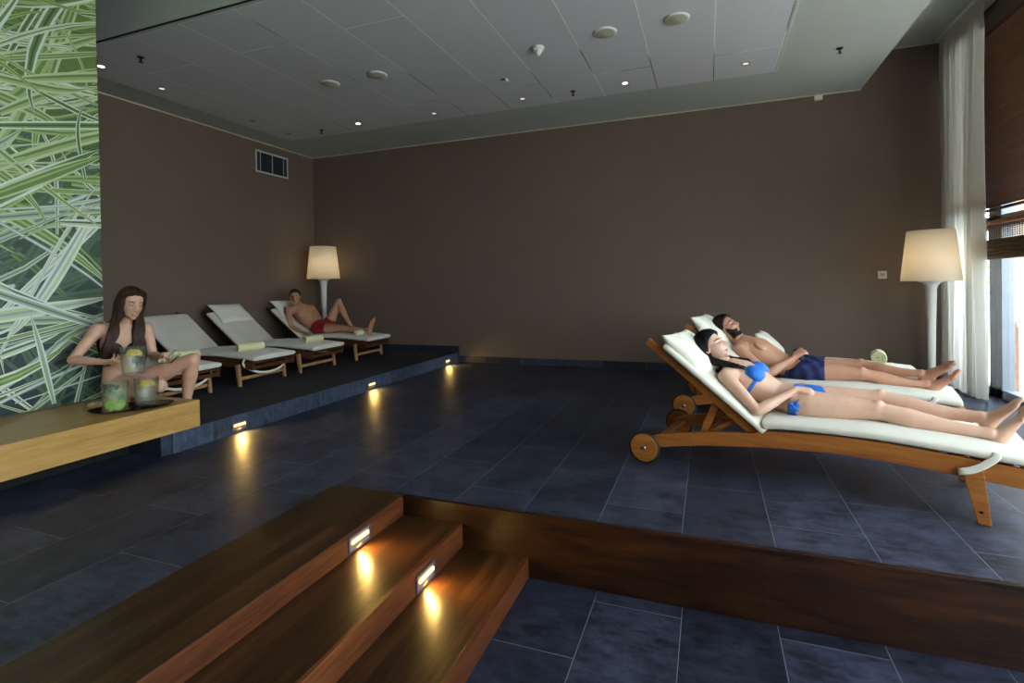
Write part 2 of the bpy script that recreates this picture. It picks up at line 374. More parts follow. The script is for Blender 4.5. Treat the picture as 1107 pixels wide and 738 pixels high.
def brick_mat():
    t = NT('pale_brick'); tc = t.n('ShaderNodeTexCoord'); sep = t.n('ShaderNodeSeparateXYZ'); t.l(tc.outputs['Object'], sep.inputs[0]); cmb = t.n('ShaderNodeCombineXYZ')
    ad = t.n('ShaderNodeMath', operation='ADD'); t.l(sep.outputs[0], ad.inputs[0]); t.l(sep.outputs[1], ad.inputs[1]); t.l(ad.outputs[0], cmb.inputs[0]); t.l(sep.outputs[2], cmb.inputs[1])
    br = t.n('ShaderNodeTexBrick'); br.inputs['Scale'].default_value = 1; br.inputs['Brick Width'].default_value = .3; br.inputs['Row Height'].default_value = .105; br.inputs['Mortar Size'].default_value = .008
    br.inputs['Color1'].default_value = lin('#b28f82'); br.inputs['Color2'].default_value = lin('#c4a797'); br.inputs['Mortar'].default_value = lin('#b7aca0')
    t.l(cmb.outputs[0], br.inputs['Vector']); t.base(br.outputs['Color']); t.set(Roughness=.9); t.bump(br.outputs['Fac'], .6, .006); return t.m
M['brick'] = brick_mat()
struct('floor_terrace', MB().box(XR+.15, 30, -20, 40, -.5, -.3), simple('terrace_paving', '#b9b6ae', .85), 'pale paving outside the window')
ow = empty('garden_wall', (3.6, 5.5, -.3), 0, 'low pale red brick wall outside the window with a grey coping', 'wall')
MB().box(0, .22, -2.5, 3.1, 0, .86).build('brickwork', M['brick'], ow)
MB().box(-.03, .25, -2.5, 2.75, .86, .93).build('coping', simple('zinc_coping', '#8b9cb5', .5), ow, bevel=.004)
tag(MB().box(3.55, 3.9, 8.30, 8.75, -.3, 3.2).build('brick_pillar', M['brick'], org=(3.7, 8.5, -.3)), 'tall pale red brick pillar outside rising beside the window frame', 'pillar')
def shrub(loc, r, h, label, n, seed):
    rnd = random.Random(seed); o = empty('garden_shrub', loc, 0, label, 'shrub', None)
    m = MB()
    for k in range(n):
        th = rnd.uniform(0, 6.283); ph = rnd.uniform(-.9, 1.5); rr = r*rnd.uniform(.72, 1.05)
        c = V3((rr*math.cos(th)*math.cos(ph), rr*math.sin(th)*math.cos(ph), h*.55+h*.45*math.sin(ph)))
        d = unit((rnd.gauss(0, 1), rnd.gauss(0, 1), rnd.gauss(0, 1))); e = unit(np.cross(d, (rnd.gauss(0, 1), rnd.gauss(0, 1), 1))); q = rnd.uniform(.05, .11)
        m.add([c-d*q, c+e*q*.4, c+d*q, c-e*q*.4], [(0, 1, 2, 3)])
    m.build('foliage', simple('bright_leaves', '#86a64e', .7, var=.35, nscale=3), o)
    MB().tube([(0, 0, 0), (.03, .02, h*.5), (0, .05, h*.9)], [.09, .06, .03]).build('trunk', simple('bark', '#5a4634', .9), o)
    return o
shrub((7.4, 14.5, -.3), 1.9, 4.2, 'bright green leafy shrub outside beyond the brick wall', 2600, 3)

# ------------------------------------------------------------------ grass picture on the pier
def mural():
    o = empty('grass_picture', (XM, YM, .36), 0, 'huge photo print of green and white variegated grass covering the left wall', 'picture')
    y0, y1, z0, z1 = YF+.02-YM, 0., 0., ZC2-.01-.36
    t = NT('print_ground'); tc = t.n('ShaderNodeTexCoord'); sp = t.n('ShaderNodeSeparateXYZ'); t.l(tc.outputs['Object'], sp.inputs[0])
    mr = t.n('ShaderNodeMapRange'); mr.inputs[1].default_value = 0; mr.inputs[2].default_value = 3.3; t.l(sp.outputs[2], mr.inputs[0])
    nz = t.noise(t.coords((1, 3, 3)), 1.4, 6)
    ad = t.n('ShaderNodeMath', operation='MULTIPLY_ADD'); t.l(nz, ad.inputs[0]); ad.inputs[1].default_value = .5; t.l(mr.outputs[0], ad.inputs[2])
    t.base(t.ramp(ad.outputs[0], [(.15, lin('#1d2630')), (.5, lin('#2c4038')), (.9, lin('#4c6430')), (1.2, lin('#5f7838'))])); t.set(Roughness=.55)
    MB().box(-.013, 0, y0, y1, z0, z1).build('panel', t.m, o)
    mats = [simple('print_'+n, c, .55, var=.08, nscale=4) for n, c in (('white', '#cdd6c8'), ('cream', '#b4c196'), ('pale', '#93a968'), ('green', '#648243'), ('dark', '#3e5a31'), ('blue', '#95a5a3'), ('dim', '#4d5f56'))]
    m = MB(); rnd = random.Random(21); N = 860
    def blade(py, pz, ang, ln, w, bend, lay, cols):
        n = 9; x = .0006+lay*.000012; cl = []; d = V3((math.cos(ang), math.sin(ang)))
        for i in range(n+1):
            u = i/n; a = ang+bend*(u-.3)**2*(1 if u > .3 else 0); 
            if i: p = p+V3((math.cos(a), math.sin(a)))*ln/n
            else: p = V3((py, pz))
            ww = w*(math.sin(math.pi*min(1, .12+u*.88))**.55 if u < .5 else (1-((u-.5)/.5)**1.7)**.9)
            cl.append((p, V3((-math.sin(a), math.cos(a))), max(ww, .0006)))
        K = len(cols); vs = []; fs = []
        for p, q, ww in cl:
            for k in range(K+1):
                r = p+q*ww*(k/K-.5)
                vs.append((x, r[0], r[1]))
        for i in range(n):
            for k in range(K): 
                a = i*(K+1)+k; m.cur = cols[k]; m.add([vs[a], vs[a+1], vs[a+K+2], vs[a+K+1]], [(0, 1, 2, 3)])
    for k in range(N):
        u = k/N; zz = rnd.uniform(z0-.3, z1+.1); high = zz/3.4
        dim = u < .40
        if not dim and zz < 1.15 and rnd.random() < .5: continue
        if dim: cols = rnd.choice([[6, 4, 6], [4, 3, 4], [3, 4, 3], [2, 3, 4]]) if high > .35 else [6, 4, 6]
        elif high > .45: cols = rnd.choice([[1, 3, 2, 3, 1], [0, 3, 4, 3, 0], [2, 3, 2], [1, 2, 3, 1], [0, 1, 3, 0, 1]])
        else: cols = rnd.choice([[0, 5, 0, 1, 0], [1, 5, 3, 5, 1], [0, 1, 6, 0], [5, 0, 5], [0, 3, 2, 3, 0]])
        ang = rnd.choice([rnd.gauss(.60, .2), rnd.gauss(.45, .2), rnd.gauss(.3, .15), rnd.gauss(-.5, .25), rnd.gauss(1.2, .3), rnd.gauss(.15, .12)])
        ln = rnd.uniform(.5, 1.9); w = rnd.choice([rnd.uniform(.012, .04), rnd.uniform(.035, .095)])*(1 if not dim else .8)
        if rnd.random() < .3: ang += math.pi
        blade(rnd.uniform(-2.6, .3) if rnd.random() < .85 else rnd.uniform(y0, -2), zz, ang, ln, w, rnd.gauss(0, .9), k, cols)
    # a few large leading leaves
    for j, (py, pz, a, ln, w, b, c) in enumerate(((-.72, 1.35, 1.62, 1.75, .15, .1, [1, 3, 3, 4, 3, 3, 2]), (-1.2, 1.1, .62, 1.5, .13, .05, [0, 3, 4, 3, 4, 3, 0]), (-.75, 1.45, .55, .95, .09, 0, [1, 3, 3, 2, 3, 1]), (-1.15, .15, 1.35, 1.2, .10, 1.6, [0, 5, 0, 1, 0]), (-1.2, .62, .12, 1.3, .10, .15, [0, 1, 5, 1, 0]), (-.9, .95, -.42, 1.1, .07, 0, [0, 5, 3, 5, 0]), (-.35, .02, 1.75, .7, .045, .1, [0, 5, 2, 0]), (-.95, 2.1, 1.05, 1.1, .06, .3, [0, 3, 0]))):
        blade(py, pz, a, ln, w, b, N+j*3, c)
    m.cur = 0
    me = m.build('printed_leaves', mats, o)
    bm = bmesh.new(); bm.from_mesh(me.data)
    for co, no in (((0, y0+.002, 0), (0, -1, 0)), ((0, y1-.001, 0), (0, 1, 0)), ((0, 0, z0+.001), (0, 0, -1)), ((0, 0, z1), (0, 0, 1))):
        bmesh.ops.bisect_plane(bm, geom=bm.verts[:]+bm.edges[:]+bm.faces[:], plane_co=co, plane_no=no, clear_outer=True)
    bm.to_mesh(me.data); bm.free()
mural()

# ------------------------------------------------------------------ oak bench, tray, jugs
bn = empty('oak_bench', (XP, 2.92, ZP-.005), 0, 'long thick pale oak bench under the grass picture', 'bench')
MB().box(-.82, .002, YF+.05-2.92, 0, .004, .206).build('bench_body', M['oak'], bn, bevel=.002)
MB().box(-.6, -.36, -3.4, -.25, -.147, .004).build('plinth', M['blackgap'], bn)
tag(MB().box(XP-.40, XP-.015, 2.62, 2.71, 0, ZP-.002).build('trim_7', M['skirt']), 'dark recess under the bench', None, None, 'structure')

M['glass'] = NT('clear_glass').m
def glass_mat(name, col, rough=.03, alpha=.55):
    t = NT(name); tr = t.n('ShaderNodeBsdfTransparent'); tr.inputs[0].default_value = col
    gl = t.n('ShaderNodeBsdfGlossy'); gl.inputs['Roughness'].default_value = rough; lw = t.n('ShaderNodeLayerWeight'); lw.inputs[0].default_value = .5; pw = t.n('ShaderNodeMath', operation='POWER'); t.l(lw.outputs['Facing'], pw.inputs[0]); pw.inputs[1].default_value = 4.; fr = t.n('ShaderNodeMath', operation='MULTIPLY_ADD'); t.l(pw.outputs[0], fr.inputs[0]); fr.inputs[1].default_value = .8; fr.inputs[2].default_value = .03
    df = t.n('ShaderNodeBsdfDiffuse'); df.inputs[0].default_value = (.75, .8, .76, 1)
    mx0 = t.n('ShaderNodeMixShader'); mx0.inputs[0].default_value = 1-alpha; t.l(tr.outputs[0], mx0.inputs[1]); t.l(df.outputs[0], mx0.inputs[2])
    mx = t.n('ShaderNodeMixShader'); t.l(fr.outputs[0], mx.inputs[0]); t.l(mx0.outputs[0], mx.inputs[1]); t.l(gl.outputs[0], mx.inputs[2]); t.l(mx.outputs[0], t.o.inputs['Surface']); return t.m
M['glass'] = glass_mat('clear_glass', (.96, .98, .97, 1), .03, .965)
M['water'] = glass_mat('lemon_water', (.96, .98, .93, 1), .05, .985)
M['limewater'] = glass_mat('lime_water', (.90, .97, .84, 1), .05, .96)
M['lemon'] = simple('lemon_slice', '#e0c02a', .45, var=.15, nscale=60)
M['rind'] = simple('lemon_rind', '#d9a90f', .5)
M['lime'] = simple('lime_wedge', '#9cc22e', .45, var=.2, nscale=60)
M['mint'] = simple('mint_leaf', '#4f8a35', .5, var=.2)
def jug(name, loc, hang, kind, label, tilt=None):
    o = empty(name, loc, 0, label, 'jug', None)
    H, R = .205, .074
    fl = lambda r, z, a: r*(1+.03*math.cos(a*16)*min(1, max(0, (z-.02)/.03)))
    prof = [(.001, 0), (R*.86, 0), (R*.97, .012), (R, .03), (R*1.02, H*.7), (R*1.04, H), (R*1.0, H), (R*.965, H*.7), (R*.94, .03), (R*.85, .016), (.001, .014)]
    MB().lathe(prof, seg=64, fn=fl).build('glass_body', M['glass'], o, smooth=True)
    hd = []
    for i in range(13):
        a = -1.35+2.7*i/12; hd.append(((R*.98+.062*math.cos(a)*1.0)*math.cos(hang), (R*.98+.062*math.cos(a))*math.sin(hang), H*.52+.07*math.sin(a)))
    MB().tube([(R*1.03*math.cos(q), R*1.03*math.sin(q), H) for q in [2*math.pi*i/40 for i in range(40)]], .0038, 8, close=True).build('rim', M['glass'], o, smooth=True)
    MB().tube(hd, .0075, 10).build('handle', M['glass'], o, smooth=True)
    lv = H*.86
    MB().lathe([(.001, .0165), (R*.84, .017), (R*.93, .03), (R*.95, H*.7), (R*.965, lv), (.001, lv)], seg=40).build('water', M['limewater'] if kind == 'lime' else M['water'], o, smooth=True)
    rnd = random.Random(hash(kind) % 7+int(loc[0]*100) % 5)
    if kind == 'lemon':
        for k in range(5):
            a = 1.25*k+.4; c = (.040*math.cos(a), .040*math.sin(a), lv-.010-.012*(k % 2)); n = unit((.9*math.cos(a), .9*math.sin(a), .75))
            t = unit(np.cross(n, (1, 0, .1))); b = np.cross(n, t)
            s_ = MB().ell(c, (.026, .026, .004), t, b, n, 20, 6).build('lemon_slice', M['lemon'], o, smooth=True)
            MB().tube([V3(c)+t*.026*math.cos(q)+b*.026*math.sin(q) for q in [2*math.pi*i/20 for i in range(20)]], .0035, 6, close=True).build('rind', M['rind'], s_, smooth=True)
    else:
        for k in range(5):
            a = 1.3*k; c = (.034*math.cos(a), .034*math.sin(a), .035+.012*(k % 2)); n = unit((math.cos(a*1.7), math.sin(a), .6))
            t = unit(np.cross(n, (1, .2, .1))); b = np.cross(n, t); MB().ell(c, (.034, .026, .013), t, b, n, 18, 8).build('lime_wedge', M['lime'], o, smooth=True)
        for k in range(7):
            a = .9*k; c = (.045*math.cos(a), .045*math.sin(a), .09+.012*k); n = unit((math.cos(a*2.7), math.sin(a*1.3), .4))
            t = unit(np.cross(n, (1, .2, .1))); b = np.cross(n, t); MB().ell(c, (.018, .010, .0015), t, b, n, 10, 6).build('mint_leaf', M['mint'], o, smooth=True)
    return o
ZB = ZP-.005+.206
tr = MB().lathe([(.001, 0), (.16, 0), (.185, .004), (.197, .014), (.200, .014), (.190, .0), (.187, -.0)][:5]+[(.190, .014), (.178, .0085), (.001, .0075)], seg=48)
trO = tr.build('serving_tray', simple('black_lacquer', '#17161a', .25), org=(0, 0, 0), smooth=True); trO.scale = (1.28, .82, 1); trO.rotation_euler = (0, 0, .95); trO.location = (-3.93, 2.575, ZB)
tag(trO, 'dark oval serving tray on the oak bench under two glass jugs', 'tray')
jug('glass_jug', (-3.885, 2.43, ZB+.011), math.radians(205), 'lime', 'glass jug with green lime wedges standing left on the tray')
jug('glass_jug', (-3.845, 2.62, ZB+.011), math.radians(20), 'lemon', 'glass jug with yellow lemon slices standing on the tray')
jh = jug('glass_jug', (-3.95, 2.602, .585), math.radians(200), 'lemon', 'glass jug of lemon water held up by the seated woman')
gb = MB().lathe([(.001, 0), (.027, 0), (.031, .085), (.029, .085), (.0255, .006), (.001, .005)], seg=28)
gl = gb.build('drinking_glass', M['glass'], smooth=True); gl.location = (-3.80, 2.765, .675); gl.rotation_euler = (0, math.radians(48), .3)
tag(gl, 'small clear drinking glass tilted in the left hand of the seated woman', 'glass')

# ------------------------------------------------------------------ floor lamps
M['shade'] = None
def shade_mat():
    t = NT('lamp_shade_fabric'); t.b.inputs['Base Color'].default_value = (.88, .86, .80, 1); t.set(Roughness=.8)
    tl = t.n('ShaderNodeBsdfTranslucent'); tl.inputs[0].default_value = (.98, .95, .88, 1); mx = t.n('ShaderNodeMixShader'); mx.inputs[0].default_value = .62
    t.l(t.b.outputs[0], mx.inputs[1]); t.l(tl.outputs[0], mx.inputs[2]); t.l(mx.outputs[0], t.o.inputs['Surface']); return t.m
M['shade'] = shade_mat(); M['lampwhite'] = simple('white_lacquer', '#dcdad2', .35, var=.01)
M['bulb'] = emis('warm_bulb', (1, .72, .40), 14)
def floor_lamp(loc, power, label, hp=1.20):
    o = empty('floor_lamp', loc, 0, label, 'lamp')
    MB().lathe([(.001, 0), (.15, 0), (.155, .012), (.15, .022), (.05, .03), (.036, .06), (.034, .2), (.040, .7), (.050, 1.08), (.058, hp-.055), (.085, hp-.02), (.13, hp-.005), (.13, hp), (.001, hp)], seg=40).build('pole', M['lampwhite'], o, smooth=True)
    MB().lathe([(.262, hp-.005), (.205, hp+.525), (.202, hp+.525), (.259, hp-.005)], seg=48).build('lamp_shade', M['shade'], o, smooth=True)
    s = bpy.context.view_layer
    MB().tube([(.203*math.cos(a), .203*math.sin(a), hp+.52) for a in [i*math.pi/16 for i in range(32)]], .003, 6, close=True).build('shade_ring', M['white'], o)
    MB().ell((0, 0, hp+.2), (.04, .04, .055)).build('bulb', M['bulb'], o, smooth=True)
    MB().cyl((0, 0, hp-.01), (0, 0, hp+.15), .012).build('bulb_holder', M['steel'], o)
    MB().lathe([(.001, hp+.512), (.202, hp+.512), (.202, hp+.515), (.001, hp+.515)], seg=40).build('top_diffuser', M['shade'], o)
    for k in range(3):
        a = k*2.094; MB().bar((0, 0, hp+.03), (.25*math.cos(a), .25*math.sin(a), hp+.03), .004, .004).build('shade_support', M['steel'], o)
    ld = bpy.data.lights.new('lamp_light', 'POINT'); ld.energy = power; ld.color = (1, .76, .45); ld.shadow_soft_size = .07
    lo = bpy.data.objects.new('lamp_light', ld); COL.objects.link(lo); lo.parent = o; lo.location = (0, 0, hp+.30)
    return o
LAMP_L, LAMP_R = (-5.94, 6.98, ZP), (2.19, 6.70, 0)
floor_lamp(LAMP_L, 80, 'glowing white floor lamp in the far corner on the slate platform', 1.20)
floor_lamp(LAMP_R, 80, 'white floor lamp beside the curtain behind the right hand loungers', 1.17)

# ------------------------------------------------------------------ recessed floor lights
M['led'] = emis('warm_led_strip', (1, .70, .28), 2.2)
def recess_light(loc, w, h, label, power):
    o = empty('recessed_light', loc, 0, label, 'light')      # faces +x, y along the face
    fr = MB().box(0, .006, 0, w, h-.010, h).box(0, .006, 0, w, 0, .010).box(0, .006, 0, .010, .010, h-.010).box(0, .006, w-.010, w, .010, h-.010)
    fr.build('frame', simple('grey_blue_frame', '#4b4d63', .35, .5), o, bevel=.001)
    MB().box(.0, .0035, .010, w-.010, .010, h-.010).build('back_plate', simple('back_plate', '#8a7a6c', .4, .3), o)
    MB().box(.0036, .012, .022, w-.022, h*.50, h*.50+.017).build('led_strip', M['led'], o)
    MB().bar((.002, .014, h*.42+.03), (.022, .014, h*.42+.024), .002, .002).build('hood_clip', M['steel'], o)
    ld = bpy.data.lights.new('step_light', 'AREA'); ld.shape = 'RECTANGLE'; ld.size = w-.04; ld.size_y = .012; ld.energy = power; ld.color = WARM; ld.spread = math.radians(165)
    lo = bpy.data.objects.new('step_light', ld); COL.objects.link(lo); lo.parent = o; lo.location = (.016, w/2, h*.42+.004)
    lo.rotation_euler = Vector((.80, 0, -.60)).to_track_quat('-Z', 'X').to_euler()
    return o
PL = 3.6
recess_light((XP, 3.20, .022), .155, .078, 'glowing recessed light in the platform edge nearest the oak bench', PL)
recess_light((XP, 5.04, .022), .155, .078, 'glowing recessed light midway along the platform edge', PL)
recess_light((XP, 6.93, .022), .155, .078, 'glowing recessed light in the platform edge nearest the back wall', PL)
recess_light((X1+.002, 2.075, -.100), .175, .085, 'glowing recessed light in the upper step riser', 5)
recess_light((X2+.002, 2.075, -.222), .175, .085, 'glowing recessed light in the lower step riser', 5)

# ------------------------------------------------------------------ ceiling and wall fittings
zt = ZC-.008
def downlight(x, y, on, label):
    o = empty('downlight', (x, y, zt), 0, label, 'downlight')
    MB().lathe([(.030, -.001), (.042, -.004), (.046, -.001), (.046, .0), (.030, 0)], seg=28).build('trim_ring', M['steel'], o, smooth=True)
    MB().lathe([(.001, -.0015), (.030, -.0015), (.030, 0), (.001, 0)], seg=24).build('lens', emis('downlight_lens_%d' % on, (1, .82, .66), 7.) if on == 1 else (emis('downlight_lens_dim', (1, .75, .55), .9) if on == 2 else M['steel']), o)
dl = [((-5.70, 3.51), 1, 'bright lit downlight at the ceiling edge beside the grass picture'), ((-5.72, 4.15), 2, 'dim ceiling downlight second from the grass picture on the left edge'),
      ((-5.72, 5.41), 0, 'unlit ceiling downlight above the air vent on the left edge'), ((-5.74, 6.06), 0, 'unlit downlight in the far left corner of the ceiling tiles'),
      ((-4.52, 6.07), 1, 'lit downlight along the back edge next to the far left sprinkler'), ((-3.35, 6.11), 2, 'dim downlight on the back tile edge below the two left ceiling speakers'),
      ((-2.10, 6.06), 2, 'dim downlight on the back tile edge under the small square sensor'), ((-.86, 6.05), 1, 'warm lit downlight on the back tile edge right of a sprinkler'),
      ((.39, 6.01), 2, 'downlight in the back right corner of the ceiling tiles')]
for (x, y), on, lb in dl: downlight(x, y, on, lb)
for (x, y), lb in (((-3.91, 4.76), 'leftmost of the four round ceiling speakers'), ((-3.29, 4.76), 'round ceiling speaker second from the left'), ((-.85, 4.76), 'round ceiling speaker second from the right, right of the smoke detector'), ((-.23, 4.75), 'rightmost of the four round ceiling speakers')):
    o = empty('ceiling_speaker', (x, y, zt), 0, lb, 'speaker')
    MB().lathe([(.001, -.026), (.05, -.024), (.092, -.012), (.096, -.012), (.096, 0), (.001, 0)], seg=36).build('grille', simple('speaker_grille', '#b5b6a2', .6), o, smooth=True)
    MB().lathe([(.096, -.013), (.106, -.008), (.109, 0), (.096, 0)], seg=36).build('rim', M['white'], o, smooth=True)
for (x, y, z), lb in (((-5.13, 3.52, zt), 'small pendent sprinkler in the ceiling tiles nearest the grass picture'), ((-5.18, 6.11, zt), 'small pendent sprinkler in the far left corner of the ceiling tiles'), ((-1.47, 6.06, zt), 'small pendent sprinkler near the back edge in the middle of the ceiling'), ((1.24, 6.0, ZC), 'small pendent sprinkler in the plain ceiling margin on the right')):
    o = empty('sprinkler', (x, y, z), 0, lb, 'sprinkler')
    MB().lathe([(.001, -.004), (.030, -.004), (.034, 0), (.001, 0)], seg=20).build('rosette', M['darkmetal'], o)
    MB().cyl((0, 0, 0), (0, 0, -.045), .006).lathe([(.001, -.05), (.020, -.05), (.020, -.047), (.001, -.047)], seg=14).bar((-.014, 0, -.014), (-.003, 0, -.046), .004, .004).bar((.014, 0, -.014), (.003, 0, -.046), .004, .004).build('head', M['darkmetal'], o)
o = empty('smoke_detector', (-1.5, 4.81, zt), 0, 'white cone shaped smoke detector hanging from the ceiling tiles', 'smoke detector')
MB().lathe([(.001, -.03), (.05, -.03), (.058, -.018), (.058, 0), (.001, 0)], seg=30).build('base', M['white'], o, smooth=True)
MB().lathe([(.001, -.085), (.018, -.083), (.022, -.07), (.036, -.05), (.045, -.028), (.001, -.028)], seg=26).build('sensor_cap', M['white'], o, smooth=True)
o = empty('ceiling_sensor', (-2.08, 5.41, zt), 0, 'small square sensor box on the ceiling tiles', 'sensor')
MB().box(-.035, .035, -.035, .035, -.028, 0).build('box', M['white'], o, bevel=.004); MB().box(-.02, .02, -.0352-.002, -.035, -.024, -.006).build('window', M['darkmetal'], o)
o = empty('wall_detector', (1.29, YB, 3.43), 0, 'small white detector box high on the back wall under the ceiling', 'detector')
MB().box(-.045, .045, -.035, 0, -.03, .03).build('box', M['white'], o, bevel=.004)
o = empty('wall_switch', (1.94, YB, 1.243), 0, 'small white wall switch beside the right floor lamp', 'switch')
MB().box(-.045, .045, -.009, 0, -.045, .045).build('plate', M['white'], o, bevel=.003); MB().box(-.026, .026, -.013, -.008, -.026, .026).build('rocker', simple('switch_rocker', '#c7b6ac', .5), o, bevel=.002)
MB().box(-.008, .004, -.0145, -.0125, -.006, .010).build('mark', simple('switch_mark', '#6a3f3a', .5), o)
o = empty('air_vent', (XL, 6.14, 3.0), 0, 'rectangular white framed air vent high on the left wall', 'vent')
MB().box(0, .012, 0, .66, 0, .025).box(0, .012, 0, .66, .315, .34).box(0, .012, 0, .025, .025, .315).box(0, .012, .635, .66, .025, .315).box(0, .010, .325, .337, .025, .315).box(0, .010, .09, .098, .025, .315).box(0, .010, .56, .568, .025, .315).build('frame', simple('vent_frame', '#b9bbbb', .5), o, bevel=.002)
MB().box(.0005, .002, .025, .635, .025, .315).build('backing', simple('vent_dark', '#1a1e24', .8), o)
lv = MB()
for k in range(11): lv.bar((.005, .026, .04+.026*k), (.005, .634, .04+.026*k), .010, .0015, (.7, 0, .7))
lv.build('louvres', simple('vent_louvre', '#3b434c', .5), o)

# ------------------------------------------------------------------ loungers
def rot2(a): return np.array([[math.cos(a), -math.sin(a), 0], [math.sin(a), math.cos(a), 0], [0, 0, 1]])
class Fr:      # lounger frame: x towards the feet, y across, z up
    def __init__(s, x, y, z, a, k=1.): s.o = V3((x, y, z)); s.a = a; s.k = k; s.R = rot2(a)@np.diag((k, 1, k))
    def __call__(s, *p): return s.o+s.R@V3(p)
    def d(s, *p): return unit(rot2(s.a)@V3(p))*np.linalg.norm(p)
ANG = -.2525
L1 = Fr(-.412+.25*.37, 3.553+.968*.37, 0, ANG)
L2 = Fr(-.175+.231*.37-.04, 4.865+.973*.37, 0, -.2332)
L3 = Fr(-.06, 6.20, 0, -.157)
LA = Fr(-6.345, 3.47, ZP, .05, .94); LB = Fr(-6.345, 4.47, ZP, .05, .94); LC = Fr(-6.345, 5.36, ZP, .05, .94); LD = Fr(-6.345, 6.44, ZP, .06, .94)
RAIL = [(0, .125), (.10, .150), (.37, .203), (.74, .250), (1.07, .272), (1.32, .270), (1.58, .254), (1.84, .234), (1.95, .224)]
def rail_z(x): return float(np.interp(x, [p[0] for p in RAIL], [p[1] for p in RAIL]))
PIV = (.70, .285); BD = (-math.cos(.677), math.sin(.677))
def fabric(name, col, quilt=0.):
    t = NT(name); c = lin(col); v = t.coords()
    t.base(t.ramp(t.noise(v, 5, 5), [(.3, tuple(x*.93 for x in c[:3])+(1,)), (.7, c)])); t.set(Roughness=.92)
    t.b.inputs['Sheen Weight'].default_value = .25
    h = t.noise(t.coords(), 9, 3); nb = t.bump(h, .35, .02)
    t.bump(t.noise(t.coords((1, 1, 1)), 160, 2), .25, .002, nb); return t.m
M['cushion'] = fabric('cream_cushion_fabric', '#d5d0c2'); M['pillow'] = fabric('ivory_pillow_fabric', '#e4e0cf'); M['strap'] = fabric('cream_strap', '#d8d3c4')
M['towel'] = fabric('pale_yellow_terry', '#d9d4a2'); M['rubber'] = simple('black_rubber_tyre', '#1b1613', .7)
def smoothpath(pts, n):
    pts = [V3(p) for p in pts]; out = []
    for i in range(len(pts)-1):
        p0 = pts[max(i-1, 0)]; p1 = pts[i]; p2 = pts[i+1]; p3 = pts[min(i+2, len(pts)-1)]
        for k in range(n):
            t = k/n; out.append(.5*((2*p1)+(-p0+p2)*t+(2*p0-5*p1+4*p2-p3)*t*t+(-p0+3*p1-3*p2+p3)*t**3))
    out.append(pts[-1]); return out
def cushion_rings(path, W, T, n=44, e=.5):
    """closed rounded slab swept along path (x,z); path is the middle line"""
    R = []; P = [V3((p[0], 0, p[1])) for p in path]; m = len(P)
    for i, p in enumerate(P):
        a = P[max(i-1, 0)]; b = P[min(i+1, m-1)]; d = unit(b-a); nn = V3((-d[2], 0, d[0]))
        if nn[2] < 0: nn = -nn
        s_ = min(i, m-1-i); endf = [(.90, .25), (.965, .62), (.99, .88)][s_] if s_ < 3 else (1, 1)
        ring = []
        for k in range(n):
            t = 2*math.pi*k/n; cx, sx = math.cos(t), math.sin(t)
            u = math.copysign(abs(cx)**.22, cx)*W/2*endf[0]; w = math.copysign(abs(sx)**.6, sx)*T/2*endf[1]
            crown = .010*(1-min(1, abs(u)/(W/2))**4)*(1 if w > 0 else 0)*endf[1]
            rip = .0016*math.sin(i*2.6+u*30) if abs(cx) > .7 else 0
            ring.append(p+V3((0, 1, 0))*(u+rip)+nn*(w+crown))
        R.append(ring)
    return R
